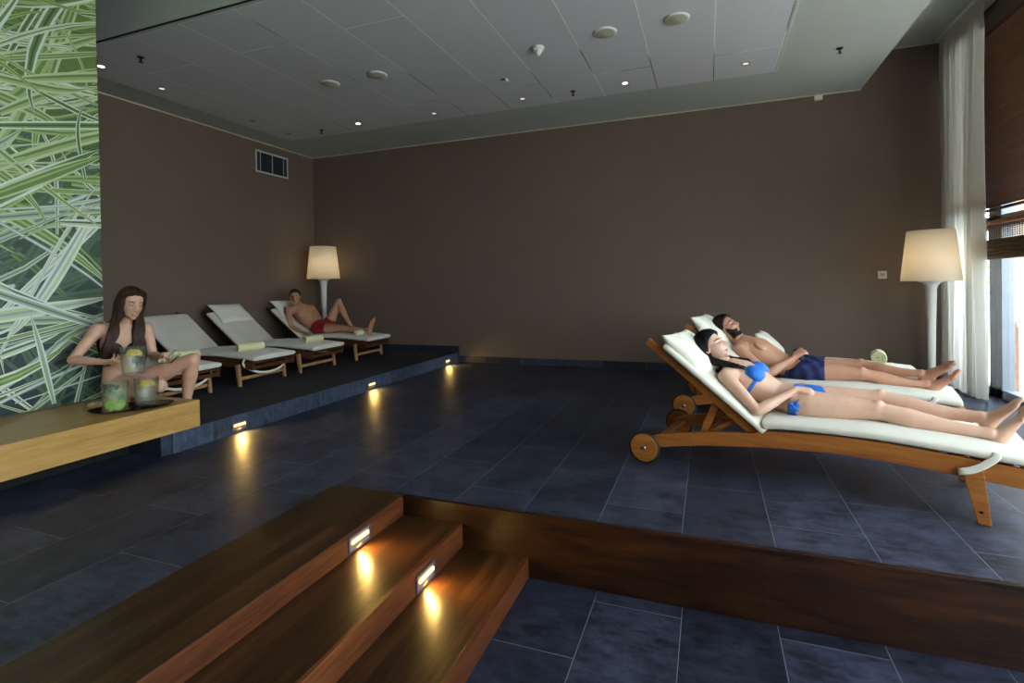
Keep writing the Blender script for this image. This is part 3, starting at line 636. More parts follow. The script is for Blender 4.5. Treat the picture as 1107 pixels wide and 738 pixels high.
def make_lounger(label, group, wheels=True, stretcher=False, dark=False, backang=None, strap='tie', wood_=None):
    o = empty('sun_lounger', (0, 0, 0), 0, label, 'sun lounger', group)
    W_ = M['teakdark'] if dark else M['teak']; WL = M['teakpale'] if dark else M['teak']
    for sy in (-1, 1):
        m = MB(); xe = 1.95 if wheels else 1.875; xs = np.linspace(.0, xe, 28); top = [(x, sy*.30-.015, rail_z(x)+.042*(1 if x > .06 else .55)) for x in xs]; bot = [(x, sy*.30-.015, rail_z(x)-.042*(1 if x > .06 else .55)) for x in xs[::-1]]
        # strip quads so that the arched board stays planar-faced
        vs = []; fs = []
        for x in xs:
            h = .042 if x > .06 else .028
            for yy in (sy*.30-.015, sy*.30+.015):
                vs += [(x, yy, rail_z(x)-h), (x, yy, rail_z(x)+h+(.012 if x > .7 else 0))]
        for i in range(len(xs)-1):
            a = i*4; b = a+4
            fs += [(a, b, b+1, a+1), (a+2, a+3, b+3, b+2), (a+1, b+1, b+3, a+3), (a, a+2, b+2, b)]
        fs += [(0, 1, 3, 2), ((len(xs)-1)*4, (len(xs)-1)*4+2, (len(xs)-1)*4+3, (len(xs)-1)*4+1)]
        m.add(vs, fs).build('side_rail', W_, o, bevel=.003)
        lg = MB(); y0, y1 = sy*.333-.017, sy*.333+.017
        lg.poly([(1.615, y0, .245), (1.695, y0, .255), (1.722, y0, 0), (1.672, y0, 0)] if wheels else [(1.655, y0, .245), (1.700, y0, .255), (1.722, y0, 0), (1.690, y0, 0)], (0, y1-y0, 0))
        l = lg.build('leg', WL, o, bevel=.003)
        MB().cyl((1.685, sy*.351, .06), (1.685, sy*.353, .06), .007).build('bolt', M['darkmetal'], l)
        if wheels:
            wb = MB(); y = sy*.37
            wb.cyl((0, y-.014, .103), (0, y+.014, .103), .092, seg=40)
            w = wb.build('wheel', M['teak'], o, bevel=.003)
            MB().tube([(.0955*math.cos(a), y, .103+.0955*math.sin(a)) for a in [i*math.pi/20 for i in range(40)]], .0095, 8, close=True, flat=1).build('tyre', M['rubber'], w, smooth=True)
            MB().tube([(0, y-.018, .103), (0, y+.018, .103)], .014, 16).build('hub', M['steel'], w, smooth=True)
        else:
            lg = MB(); lg.poly([(.06, y0, .15), (.13, y0, .16), (.12, y0, 0), (.075, y0, 0)], (0, y1-y0, 0)); lg.build('leg', WL, o, bevel=.003)
        # back rest frame bar
        a = V3((PIV[0]-.005, sy*.262, PIV[1]-.045)); b = a+V3((BD[0]*.90, 0, BD[1]*.90))
        MB().bar(a, b, .028, .048, (-BD[1], 0, BD[0])).build('back_frame', W_, o, bevel=.003)
        MB().bar((.33, sy*.225, rail_z(.33)-.02), (.43, sy*.225, PIV[1]+(.70-.43)*.805-.075), .024, .045, (1, 0, 0)).build('back_strut', W_, o, bevel=.002)
        MB().bar((.34, sy*.198, rail_z(.34)), (.55, sy*.198, PIV[1]+(.70-.55)*.805-.08), .018, .028, (1, 0, 0)).build('back_strut', WL, o, bevel=.002)
    if wheels:
        MB().cyl((0, -.37, .103), (0, .37, .103), .008, seg=12).build('axle', M['steel'], o)
        MB().bar((.05, -.30, .135), (.05, .30, .135), .04, .03).build('crossbar', M['teak'], o, bevel=.003)
    if stretcher: MB().bar((1.68, -.33, .085), (1.68, .33, .085), .022, .036).build('stretcher', WL, o, bevel=.002)
    MB().bar((xe-.02, -.30, rail_z(1.93)-.01), (xe-.02, .30, rail_z(1.93)-.01), .03, .04).build('crossbar', W_, o, bevel=.003)
    MB().bar((.36, -.29, rail_z(.36)), (.36, .29, rail_z(.36)), .03, .03).build('crossbar', W_, o, bevel=.003)
    for k in range(13):
        x = .76+.093*k; MB().bar((x, -.295, rail_z(x)+.042), (x, .295, rail_z(x)+.042), .062, .012).build('seat_slat', W_, o)
    for k in range(8):
        q = .05+.105*k; a = V3((PIV[0]+BD[0]*q, 0, PIV[1]-.02+BD[1]*q)); MB().bar(a+V3((0, -.285, 0)), a+V3((0, .285, 0)), .062, .012, (-BD[1], 0, BD[0])).build('back_slat', W_, o)
    # cushion: seat and back halves with a fold between
    T = .052
    seat = smoothpath([(.715, .332), (.80, .343), (1.0, .352), (1.3, .354), (1.6, .338), (1.80, .322), (1.885, .315)], 8)
    seat = [(.706, .326), (.709, .328), (.712, .330)]+[tuple(p) for p in seat]+[(1.892, .3145), (1.897, .314), (1.90, .314)]
    MB().rings(cushion_rings(seat, .645, T)).build('seat_cushion', M['cushion'], o, smooth=True)
    bk = []
    nbx, nbz = BD[1], -BD[0]
    for q in np.linspace(.0, .765, 24):
        x = PIV[0]+BD[0]*q+nbx*.026; z = PIV[1]-.01+BD[1]*q+nbz*.026; bk.append((x, z))
    bk = [(bk[0][0]+.006, bk[0][1]-.004), (bk[0][0]+.003, bk[0][1]-.002)]+bk+[(bk[-1][0]-.004, bk[-1][1]+.003), (bk[-1][0]-.007, bk[-1][1]+.005)]
    MB().rings(cushion_rings(bk, .645, T-.004)).build('back_cushion', M['cushion'], o, smooth=True)
    if strap == 'tie':
        for sy in (-1, 1):
            MB().tube(smoothpath([(1.745, sy*.318, .352), (1.74, sy*.332, .33), (1.70, sy*.345, .292), (1.655, sy*.352, .262), (1.615, sy*.352, .246), (1.60, sy*.34, .240)], 5), .017, 8, flat=.16).build('strap', M['strap'], o, smooth=True)
    elif strap == 'loop':
        pts = [(1.78, -.325, .33), (1.76, -.335, .26), (1.775, -.26, .19), (1.79, -.12, .135), (1.80, .04, .125), (1.80, .18, .155), (1.79, .29, .23), (1.77, .33, .31)]
        MB().tube(smoothpath(pts, 6), .014, 8, flat=.2).build('strap', M['strap'], o, smooth=True)
    return o
def place(o, fr): o.location = tuple(fr.o); o.rotation_euler = (0, 0, fr.a); o.scale = (fr.k, 1, fr.k); return o
place(make_lounger('wheeled teak lounger in front carrying the woman in the blue bikini', 'wheeled loungers'), L1)
def dup(o, fr, label):
    c = copy_tree(o); c['label'] = label; return place(c, fr)
l0 = [o for o in bpy.data.objects if o.name == 'sun_lounger'][0]
dup(l0, L2, 'wheeled teak lounger carrying the man in navy shorts')
dup(l0, L3, 'empty wheeled lounger nearest the back wall, with a slid down pillow on it')
pB = place(make_lounger('lounger on the platform with a bare backrest and a hanging cream strap loop', 'platform loungers', wheels=False, stretcher=True, dark=True, strap='loop'), LB)
lA_ = dup(pB, LA, 'lounger on the platform nearest the grass picture, behind the seated woman')
dup(pB, LC, 'empty lounger on the platform with a pillow at the top of its backrest')
dup(pB, LD, 'lounger on the platform in the far corner carrying the man in red trunks')
for o_ in [o for o in bpy.data.objects if o.name.startswith('strap') and o.parent and o.parent.get('label', '').startswith(('empty lounger on the platform', 'lounger on the platform in the far corner'))]: bpy.data.objects.remove(o_)

def pillow(fr, c, up, nrm, w, h, t, label, seed=1, sag=0.):
    """pinched cornered pillow; up and nrm in the lounger frame"""
    rnd = random.Random(seed); up = unit(up); nrm = V3(nrm); nrm = unit(nrm-up*np.dot(nrm, up)); sd = np.cross(up, nrm)
    m = MB(); N = 26; P = {}
    vs = []; fs = []
    ph = [rnd.uniform(0, 6) for _ in range(4)]
    for side in (1, -1):
        for i in range(N+1):
            for j in range(N+1):
                u = -1+2*i/N; v = -1+2*j/N
                pin = 1-.10*(1-abs(v)**2.2)*abs(u)**3-.0; piv = 1-.10*(1-abs(u)**2.2)*abs(v)**3
                th = ((1-abs(u)**2.6)*(1-abs(v)**2.6))**.52
                z = side*t/2*th*(1+.10*math.sin(3*u+ph[0])*math.sin(3*v+ph[1]))+sag*(u*u-.4)*.5+.004*math.sin(9*u+ph[2])*math.sin(8*v+ph[3])*th
                vs.append(V3(c)+sd*u*w/2*pin*1.0+up*v*h/2*piv+nrm*z)
    K = (N+1)**2
    for s_ in range(2):
        for i in range(N):
            for j in range(N):
                a = s_*K+i*(N+1)+j; q = (a, a+1, a+N+2, a+N+1); fs.append(q if s_ else q[::-1])
    m.add([fr(*p) for p in vs], fs)
    base = fr(*c); me_o = m.build('pillow', M['pillow'], org=tuple(base), smooth=True)
    bm = bmesh.new(); bm.from_mesh(me_o.data); bmesh.ops.remove_doubles(bm, verts=bm.verts, dist=1e-4); bmesh.ops.recalc_face_normals(bm, faces=bm.faces); bm.to_mesh(me_o.data); bm.free()
    return tag(me_o, label, 'pillow')
pu = (-.62, 0, .78); pn = (.78, 0, .62)
pillow(L1, (.240, -.05, .704), (-.68, 0, .735), (.735, 0, .68), .54, .40, .14, 'plump ivory pillow behind the head of the woman in the blue bikini', 1)
pillow(L2, (.178, -.04, .738), (-.68, 0, .735), (.735, 0, .68), .54, .40, .14, 'plump ivory pillow behind the head of the bearded man', 2)
pillow(L3, (.665, .10, .515), (-.70, 0, .71), (.71, 0, .70), .50, .38, .12, 'ivory pillow slid down the backrest of the empty lounger behind the bearded man', 3)
pillow(LC, (.215, 0, .775), (-.74, 0, .67), (.67, 0, .74), .56, .38, .10, 'ivory pillow on top of the empty platform lounger backrest', 4)
pillow(LD, (.175, -.02, .79), (-.70, 0, .71), (.71, 0, .70), .52, .36, .10, 'ivory pillow behind the head of the man in red trunks', 5)

def towel_roll(fr, c, ax, ln, r, label, flat=1.0, turns=3.2, tail=0.):
    """spiral rolled towel lying on the cushion, axis ax in the lounger frame"""
    ax = unit(ax); up = V3((0, 0, 1)); sd = np.cross(up, ax); th = r/(turns+.6)*.92; m = MB(); seg = int(turns*22)
    outer = []; inner = []
    for i in range(seg+1):
        t = i/seg*turns*2*math.pi; rr = th*.55+(r-th*.55)*i/seg
        a = t-turns*2*math.pi-1.0
        outer.append((rr*math.cos(a), rr*math.sin(a)*flat)); q = max(rr-th*.68, .001); inner.append((q*math.cos(a), q*math.sin(a)*flat))
    if tail:
        pass
    ns = 9; R = []
    prof = outer+inner[::-1]
    for k in range(ns):
        s_ = -ln/2+ln*k/(ns-1); e = 1-.05*(abs(2*k/(ns-1)-1))**6+.02*math.sin(k*2.1)
        R.append([fr(*(V3(c)+ax*(s_)+sd*p[0]*e+up*(p[1]*e))) for p in prof])
    n = len(prof); vs = [p for q in R for p in q]; fs = []
    for i in range(ns-1):
        for j in range(n):
            a = i*n+j; b = i*n+(j+1) % n; fs.append((a, b, b+n, a+n))
    h = len(outer)
    for e_ in (0, (ns-1)*n):
        for j in range(h-1): fs.append((e_+j, e_+j+1, e_+n-2-j, e_+n-1-j))
    m.add(vs, fs); base = fr(*c)
    if tail:
        R = []
        for k in range(12):
            u = k/11; p = V3(c)+sd*(r*.7+tail*u)+up*(-r*flat+.022+.018*math.sin(3.14*u)*(1-u)); q = []
            for j in range(20):
                a = 2*math.pi*j/20; q.append(fr(*(p+ax*(math.copysign(abs(math.cos(a))**.3, math.cos(a))*ln*.47)+up*(math.sin(a)*(.018-.008*u)))))
            R.append(q)
        m.rings(R)
    return tag(m.build('rolled_towel', M['towel'], org=tuple(base), smooth=False, bevel=.0), label, 'towel')
def zt_(x): return float(np.interp(x, [.7, 1.0, 1.3, 1.6, 1.8, 1.9], [.36, .392, .394, .378, .360, .352]))
towel_roll(LB, (1.58, -.06, .378+.052), (.35, .94, 0), .30, .054, 'rolled pale yellow towel on the foot of the bare backed platform lounger')
towel_roll(LC, (1.66, -.03, .372+.048), (.25, .97, 0), .26, .050, 'loosely rolled yellow towel with an open flap on the lounger with the top pillow', tail=.0)
towel_roll(LD, (1.66, -.20, .372+.042), (.2, .98, 0), .14, .044, 'small rolled yellow towel beside the feet of the man in red trunks')
towel_roll(LA, (1.60, .08, .378+.058), (.45, .90, 0), .36, .058, 'rolled pale yellow towel on the lounger behind the seated woman')
towel_roll(L3, (1.60, -.02, .378+.070), (.06, .99, 0), .24, .074, 'pale yellow towel roll seen end on near the feet of the bearded man', turns=3.6)

# ------------------------------------------------------------------ people
def skin_mat(name, col, col2, rough=.5):
    t = NT(name); n = t.noise(t.coords(), 7, 6); t.base(t.ramp(n, [(.3, lin(col)), (.72, lin(col2))])); t.set(Roughness=rough)
    t.b.inputs['Subsurface Weight'].default_value = .12; t.b.inputs['Subsurface Scale'].default_value = .02; t.b.inputs['Subsurface Radius'].default_value = (1, .35, .2)
    t.bump(t.noise(t.coords(), 220, 2), .06, .001); return t.m
def hair_mat(name, d, l):
    t = NT(name); t.base(t.ramp(t.noise(t.coords((60, 60, 5)), 1.5, 4), [(.3, lin(d)), (.75, lin(l))])); t.set(Roughness=.5); t.b.inputs['Specular IOR Level'].default_value = .22; t.bump(t.noise(t.coords((90, 90, 8)), 2, 3), .5, .004); return t.m

def resurf(parts, voxel, iters):
    """fuse overlapping closed shapes into one continuous skin; returns verts, faces (quads)"""
    me = bpy.data.meshes.new('tmp'); me.from_pydata([tuple(p) for p in parts.v], [], parts.f)
    bm = bmesh.new(); bm.from_mesh(me); bmesh.ops.recalc_face_normals(bm, faces=bm.faces); bm.to_mesh(me); bm.free()
    ob = bpy.data.objects.new('tmp', me); COL.objects.link(ob)
    r = ob.modifiers.new('r', 'REMESH'); r.mode = 'VOXEL'; r.voxel_size = voxel; r.adaptivity = 0
    dg = bpy.context.evaluated_depsgraph_get(); dg.update(); ev = ob.evaluated_get(dg); m2 = bpy.data.meshes.new_from_object(ev)
    nv = len(m2.vertices); V = np.empty(nv*3); m2.vertices.foreach_get('co', V); V = V.reshape(-1, 3)
    E_ = np.empty(len(m2.edges)*2, int); m2.edges.foreach_get('vertices', E_); E_ = E_.reshape(-1, 2)
    F = [tuple(p.vertices) for p in m2.polygons]
    deg = np.bincount(E_.ravel(), minlength=nv).astype(float); deg[deg == 0] = 1
    def lap(V):
        A = np.zeros_like(V)
        for c in range(3): A[:, c] = np.bincount(E_[:, 0], V[E_[:, 1], c], nv)+np.bincount(E_[:, 1], V[E_[:, 0], c], nv)
        return A/deg[:, None]-V
    for i in range(iters): V = V+.55*lap(V); V = V-(.50*lap(V) if i % 2 else 0)
    bpy.data.objects.remove(ob); bpy.data.meshes.remove(me); bpy.data.meshes.remove(m2)
    return V, F
def mk(name, V, F, mat, parent, org, smooth=True):
    me = bpy.data.meshes.new(name); me.from_pydata((V-org).tolist(), [], F); me.materials.append(mat)
    if smooth: me.shade_smooth()
    me.update(); o = bpy.data.objects.new(name, me); COL.objects.link(o); o.parent = parent; return o
def vnormals(V, F):
    N = np.zeros_like(V)
    T = np.array([f[:3] for f in F]); n = np.cross(V[T[:, 1]]-V[T[:, 0]], V[T[:, 2]]-V[T[:, 0]])
    K = max(len(f) for f in F)
    for k in range(3): 
        for c in range(3): N[:, c] += np.bincount(T[:, k], n[:, c], len(V))
    T4 = [(i, f[3]) for i, f in enumerate(F) if len(f) > 3]
    if T4:
        ii = np.array([a for a, b in T4]); vv = np.array([b for a, b in T4])
        for c in range(3): N[:, c] += np.bincount(vv, n[ii, c], len(V))
    return N/np.maximum(np.linalg.norm(N, axis=1), 1e-12)[:, None]
def shell(name, V, F, Nn, mask, off, mat, parent, org, wob=None):
    """cloth or short hair lying on the body: the masked skin faces lifted by off, with a hem turned in"""
    idx = [i for i, f in enumerate(F) if all(mask[j] for j in f)]
    if not idx: return None
    used = sorted({j for i in idx for j in F[i]}); mp = {j: k for k, j in enumerate(used)}; U = np.array(used)
    o_ = off if np.isscalar(off) else off[U][:, None]
    A = V[U]+Nn[U]*o_
    if wob is not None: A = A+Nn[U]*wob(V[U])[:, None]
    B = V[U]-Nn[U]*.001; n = len(U); FS = [tuple(mp[j] for j in F[i]) for i in idx]
    ec = {}
    for f in FS:
        for a, b in zip(f, f[1:]+f[:1]):
            k = (min(a, b), max(a, b)); ec.setdefault(k, []).append((a, b))
    rim = [v[0] for v in ec.values() if len(v) == 1]
    FS2 = FS+[(b, a, a+n, b+n) for a, b in rim]
    return mk(name, np.vstack([A, B]), FS2, mat, parent, org)

def limb(m, a, b, prof, seg=16, flat=1., nrm=None, bow=None):
    """tapered limb a->b; prof = [(t, r), ...]"""
    a = V3(a); b = V3(b); d = unit(b-a); ref = V3(nrm) if nrm is not None else (V3((0, 0, 1)) if abs(d[2]) < .9 else V3((1, 0, 0)))
    u = unit(ref-d*np.dot(ref, d)); w = np.cross(d, u); R = []; L = np.linalg.norm(b-a)
    t0, r0 = prof[0]; t1, r1 = prof[-1]
    for q in (80, 50, 20): R.append((t0*L-r0*math.sin(math.radians(q))*.9, r0*math.cos(math.radians(q))))
    ts = np.linspace(t0, t1, 14)
    for t in ts: R.append((t*L, float(np.interp(t, [p[0] for p in prof], [p[1] for p in prof]))))
    for q in (20, 50, 80): R.append((t1*L+r1*math.sin(math.radians(q))*.9, r1*math.cos(math.radians(q))))
    rings = []
    for l, r in R:
        off = V3(bow)*math.sin(math.pi*min(1, max(0, l/L))) if bow is not None else 0
        rings.append([a+d*l+off+u*r*flat*math.cos(2*math.pi*k/seg)+w*r*math.sin(2*math.pi*k/seg) for k in range(seg)])
    m.rings(rings)
def hand(m, wr, d, pn, thumb, sc, curl, spread=.0):
    """palm, five separate fingers; d towards the knuckles, pn out of the palm, thumb = +-1 side"""
    d = unit(d); pn = unit(V3(pn)-d*np.dot(pn, d)); sd = np.cross(d, pn)*thumb
    wr = V3(wr); R = []
    for t, w, h in ((-.012, .022, .018), (.005, .027, .019), (.03, .034, .018), (.06, .040, .016), (.085, .041, .014), (.097, .036, .010)):
        c = wr+d*t*sc+sd*(.004 if t > .02 else 0)*sc
        R.append([c+sd*w*sc*math.copysign(abs(math.cos(q))**.8, math.cos(q))+pn*h*sc*math.sin(q) for q in [2*math.pi*k/14 for k in range(14)]])
    m.rings(R)
    for i, (o, l, r) in enumerate(((.034, .070, .0080), (.0115, .079, .0082), (-.0115, .073, .0079), (-.034, .057, .0070))):
        base = wr+d*(.088-.004*abs(i-1.2))*sc+sd*o*sc*1.02; dd = unit(d+sd*(o*(1.2+spread))); ax = pn; p = base-dd*.012*sc; c = curl[i] if hasattr(curl, '__len__') else curl
        pts = [p]; ang = 0; 
        for k, f in enumerate((.50, .29, .21)):
            ang += c*(.85, 1.05, .7)[k]; v = unit(dd*math.cos(ang)+pn*math.sin(ang)); pts.append(pts[-1]+v*l*f*sc*(1.25 if k == 0 else 1))
        q = []
        for j in range(3):
            for u in (0, .5): q.append(pts[j]+(pts[j+1]-pts[j])*u)
        q.append(pts[-1]); m.tube(q, [r*sc*x for x in (1, 1, 1.04, .95, .98, .88, .72)], 8)
    tb = wr+d*.022*sc+sd*.026*sc; cc = np.mean(curl)
    v1 = unit(d*.62+sd*.72+pn*(.25+.25*cc)); v2 = unit(d*.9+sd*.35+pn*(.3+.5*cc)); p1 = tb+v1*.038*sc; p2 = p1+v2*.030*sc; p3 = p2+unit(v2+d*.4)*.024*sc
    m.tube([tb-v1*.01*sc, tb+v1*.018*sc, p1, (p1+p2)/2, p2, p3], [.013*sc, .0135*sc, .0112*sc, .0108*sc, .010*sc, .0075*sc], 10)
def foot(m, an, toe, up, sc, inner):
    """ankle, direction heel->toes, up = top of the foot; inner = vector towards the big toe side"""
    f = unit(toe); u = unit(V3(up)-f*np.dot(up, f)); s_ = np.cross(f, u); s_ = s_ if np.dot(s_, inner) > 0 else -s_
    an = V3(an); R = []
    for t, w, h, z, o in ((-.062, .012, .014, -.052, 0), (-.055, .024, .028, -.050, 0), (-.035, .031, .040, -.042, 0), (0, .032, .044, -.034, 0), (.04, .032, .036, -.042, .002), (.08, .039, .027, -.052, .003), (.115, .044, .020, -.060, .004), (.135, .043, .016, -.063, .004), (.148, .036, .012, -.064, .004)):
        R.append([an+f*t*sc+u*(z+h*math.sin(q)*(1 if math.sin(q) > 0 else .75))*sc+s_*(w*math.cos(q)+o)*sc for q in [2*math.pi*k/16 for k in range(16)]])
    m.rings(R)
    for o, l, r, t0 in ((.034, .052, .0125, .132), (.0115, .046, .0080, .136), (-.0065, .040, .0074, .132), (-.0235, .034, .0070, .124), (-.039, .028, .0066, .112)):
        p = an+f*t0*sc+s_*o*sc+u*(-.062)*sc; m.tube([p, p+f*l*.45*sc+u*.007*sc, p+f*l*.8*sc+u*.001*sc, p+f*l*sc-u*.002*sc], [r*sc, r*sc*.98, r*sc*1.02, r*sc*.65], 10)

def person(label, J, fem, mats, voxel=.0044, hairfn=None, cloth=None, extras=None, sc=1., build_=1.):
    """J: joints in world space. One fused body mesh with hair and clothing as its children"""
    m = MB(); side = {}
    hips = (V3(J['hipL'])+V3(J['hipR']))/2; hx = unit(V3(J['hipL'])-V3(J['hipR'])); sx = unit(V3(J['shL'])-V3(J['shR']))
    pf_, cf_ = unit(J['pf']), unit(J['cf'])
    if fem: prof = [('crotch', .085, .07), ('pelvis', .160, .098), ('belly', .142, .088), ('waist', .118, .080), ('ribs', .128, .088), ('chest', .140, .096), ('upper', .138, .082), ('clav', .100, .060), ('neck', .050, .050)]
    else: prof = [('crotch', .09, .08), ('pelvis', .158, .102), ('belly', .148, .096), ('waist', .142, .095), ('ribs', .155, .105), ('chest', .172, .115), ('upper', .172, .100), ('clav', .120, .070), ('neck', .060, .058)]
    sp = [V3(J[k]) for k in ('pelvis', 'waist', 'chest', 'neck')]
    def spt(t):   # spine curve through pelvis 0, waist .33, chest .66, neck 1
        P = [sp[0]*2-sp[1]]+sp+[sp[3]*2-sp[2]]; x = min(max(t, 0), .9999)*3; i = int(x); u = x-i; p0, p1, p2, p3 = P[i:i+4]
        return .5*((2*p1)+(-p0+p2)*u+(2*p0-5*p1+4*p2-p3)*u*u+(-p0+3*p1-3*p2+p3)*u**3)
    tt = {'crotch': -.14, 'pelvis': .02, 'belly': .18, 'waist': .34, 'ribs': .50, 'chest': .66, 'upper': .82, 'clav': .93, 'neck': 1.}
    ctrl = []
    for k, w, h in prof:
        t = tt[k]; c = spt(t) if t >= 0 else sp[0]+(sp[0]-spt(.05))/.05*(-t)
        ctrl.append((t, c, w*sc*build_, h*sc*build_))
    R = []; T = np.linspace(-.14, 1, 40)
    for t in T:
        w = float(np.interp(t, [c[0] for c in ctrl], [c[2] for c in ctrl])); h = float(np.interp(t, [c[0] for c in ctrl], [c[3] for c in ctrl]))
        c = spt(t) if t >= 0 else sp[0]+(sp[0]-spt(.05))/.05*(-t)
        dn = unit(spt(min(t+.03, 1))-spt(max(t-.03, 0))) if t > .0 else unit(spt(.06)-sp[0])
        k = min(1, max(0, (t-.1)/.6)); s_ = unit(hx*(1-k)+sx*k); s_ = unit(s_-dn*np.dot(s_, dn)); fr = unit(pf_*(1-k)+cf_*k); fr = np.cross(s_, dn)*(1 if np.dot(np.cross(s_, dn), fr) > 0 else -1)
        R.append([c+s_*w*math.copysign(abs(math.cos(q))**.9, math.cos(q))+fr*h*math.copysign(abs(math.sin(q))**.92, math.sin(q)) for q in [2*math.pi*i/28 for i in range(28)]])
    m.rings(R)
    k_ = .84 if fem else 1.0; k_ *= sc*build_
    neck = V3(J['neck']); head = V3(J['head']); hu = unit(J['hu']); hf = unit(V3(J['hf'])-hu*np.dot(J['hf'], hu)); hs = np.cross(hu, hf)  # hs: towards the person's own left... sign fixed below
    limb(m, neck-unit(head-neck)*.03, head-hu*.03*sc-hf*.012*sc, [(0, .060*k_), (.5, .052*k_*(1.02 if not fem else .88)), (1, .054*k_*(1 if not fem else .92))])
    upc = spt(.80)
    for S in 'LR':
        sh = V3(J['sh'+S]); el = V3(J['el'+S]); wr = V3(J['wr'+S]); sgn = 1 if S == 'L' else -1
        limb(m, neck+(upc-neck)*.25, sh, [(0, .050*k_), (.6, .047*k_), (1, .050*k_)])        # trapezius to shoulder
        limb(m, upc, sh+(upc-sh)*.25, [(0, .085*k_), (1, .064*k_)])
        limb(m, sh, el, [(-.02, .056*k_), (.12, .058*k_), (.35, .050*k_), (.6, .047*k_), (.85, .040*k_), (1, .040*k_)])
        limb(m, el, wr, [(0, .041*k_), (.22, .045*k_), (.5, .038*k_), (.8, .029*k_), (1, .027*k_)], flat=.92)
        hd = J['hd'+S]; hand(m, wr, hd[0], hd[1], hd[2], (.92 if fem else 1.04)*sc, hd[3])
        hp = V3(J['hip'+S]); kn = V3(J['kn'+S]); an = V3(J['an'+S]); kf = unit(J['kf'+S]) if 'kf'+S in J else pf_
        kL = (.98 if fem else .97)*sc*build_
        limb(m, hp, kn, [(-.05, .088*kL), (.1, .094*kL), (.35, .084*kL), (.65, .069*kL), (.88, .056*kL), (1, .055*kL)], flat=1.03)
        m.ell(kn+kf*.012, (.044*kL, .044*kL, .052*kL), nu=14, nv=8)
        cb = -kf*.014*sc
        limb(m, kn, an, [(0, .052*kL), (.12, .052*kL), (.3, .058*kL), (.5, .049*kL), (.75, .036*kL), (.92, .032*kL), (1, .034*kL)], bow=cb, nrm=kf)
        ft = J['ft'+S]; foot(m, an, ft[0], ft[1], (1.08 if fem else 1.2)*sc, hx*(-sgn) if len(ft) < 3 else V3(ft[2]))
        m.ell(hp-pf_*.035*sc+(hips-hp)*.12-unit(kn-hp)*.0, (.088*kL, .088*kL, .085*kL), nu=14, nv=10)     # buttock
    ch = spt(.66)
    dnc = unit(spt(.7)-spt(.6)); cs = unit(sx-dnc*np.dot(sx, dnc)); cfr = np.cross(cs, dnc); cfr = cfr if np.dot(cfr, cf_) > 0 else -cfr
    for sgn in (-1, 1):
        if fem: m.ell(ch+cs*sgn*.072*sc+cfr*.064*sc-dnc*.012, (.062*sc, .060*sc, .046*sc), cs, dnc, cfr, 18, 12)
        else:
            m.ell(ch+cs*sgn*.078*sc+cfr*.070*sc+dnc*.030, (.085*sc, .070*sc, .030*sc), cs, dnc, cfr, 18, 12)
    # head
    S = (.93 if fem else .99)*sc*J.get('hsz', 1.); H = lambda x, y, z: head+(hs*x+hf*y+hu*z)*S
    m.ell(H(0, -.018, .035), (.074*S, .094*S, .086*S), hs, hf, hu, 22, 16)
    m.ell(H(0, .022, -.015), (.061*S, .070*S, .086*S), hs, hf, hu, 20, 14)
    m.ell(H(0, .030, -.068), ((.046 if fem else .054)*S, .052*S, .040*S), hs, hf, hu, 18, 12)
    m.ell(H(0, .066, -.096), (.022*S, .018*S, .017*S), hs, hf, hu, 14, 8)
    V, F = resurf(m, voxel, 7)
    # second pass: sharpen the face on the fused skin
    hm = MB()
    q = (V-head)/S; lx, ly, lz = q@hs, q@hf, q@hu
    def bump(cx, cz, sx_, sz_, amt, front=True):
        g_ = np.exp(-((lx-cx)/sx_)**2-((lz-cz)/sz_)**2)*(ly > .03)*(np.abs(lz) < .14)*(np.abs(lx) < .09); return g_*amt
    D = bump(0, -.020, .012, .022, .024)+bump(0, -.034, .015, .011, .010)+bump(0, .028, .05, .012, .006)
    D += bump(-.031, .004, .017, .011, -.009)+bump(.031, .004, .017, .011, -.009)
    D += bump(0, -.061, .023, .0055, .0065)+bump(0, -.0725, .019, .0055, .0065)+bump(0, -.0668, .026, .0022, -.003)+bump(0, -.083, .02, .005, -.004)
    D += bump(-.042, -.028, .02, .016, .004)+bump(.042, -.028, .02, .016, .004)
    V = V+np.outer(D*S, hf)
    base = V3(J['base']); o = empty('person', tuple(base), 0, label, 'person')
    body = mk('body', V, F, mats['skin'], o, base); N = vnormals(V, F)
    # ears, eyes, brows, lips sit on the skin
    bvh = BVHTree.FromPolygons([tuple(p) for p in V.tolist()], F)
    def surf(x, z, lift=.0):
        a = H(x, .25, z); r = bvh.ray_cast(Vector(a), Vector(-hf)); return V3(r[0])+hf*lift if r[0] else H(x, .09, z)
    for sgn in (-1, 1):
        e = MB(); c = H(sgn*.073, -.010, -.006); e.ell(c, (.010*S, .019*S, .030*S), unit(hs*sgn+hf*.25), unit(hf-hs*sgn*.35), hu, 14, 10); e.tube([c+unit(hs*sgn+hf*.2)*.008*S+(hf*math.cos(a)*.014+hu*math.sin(a)*.023)*S for a in np.linspace(-1.9, 2.4, 12)], .0042*S, 6)
        e.build('ear', mats['skin'], o, smooth=True, org=tuple(base)).location = (0, 0, 0)
        def stroke(name, pts, r, mat, lift=.001, flat=.6): 
            P = [surf(x, z, lift) for x, z in pts]; b = MB().tube(P, r, 6).build(name, mat, o, smooth=True, org=tuple(base)); b.location = (0, 0, 0); return b
        stroke('eyebrow', [(sgn*x, z) for x, z in ((.014, .0225), (.024, .0265), (.036, .0275), (.047, .022))], [.0022*S, .0032*S, .003*S, .0014*S], LASH)
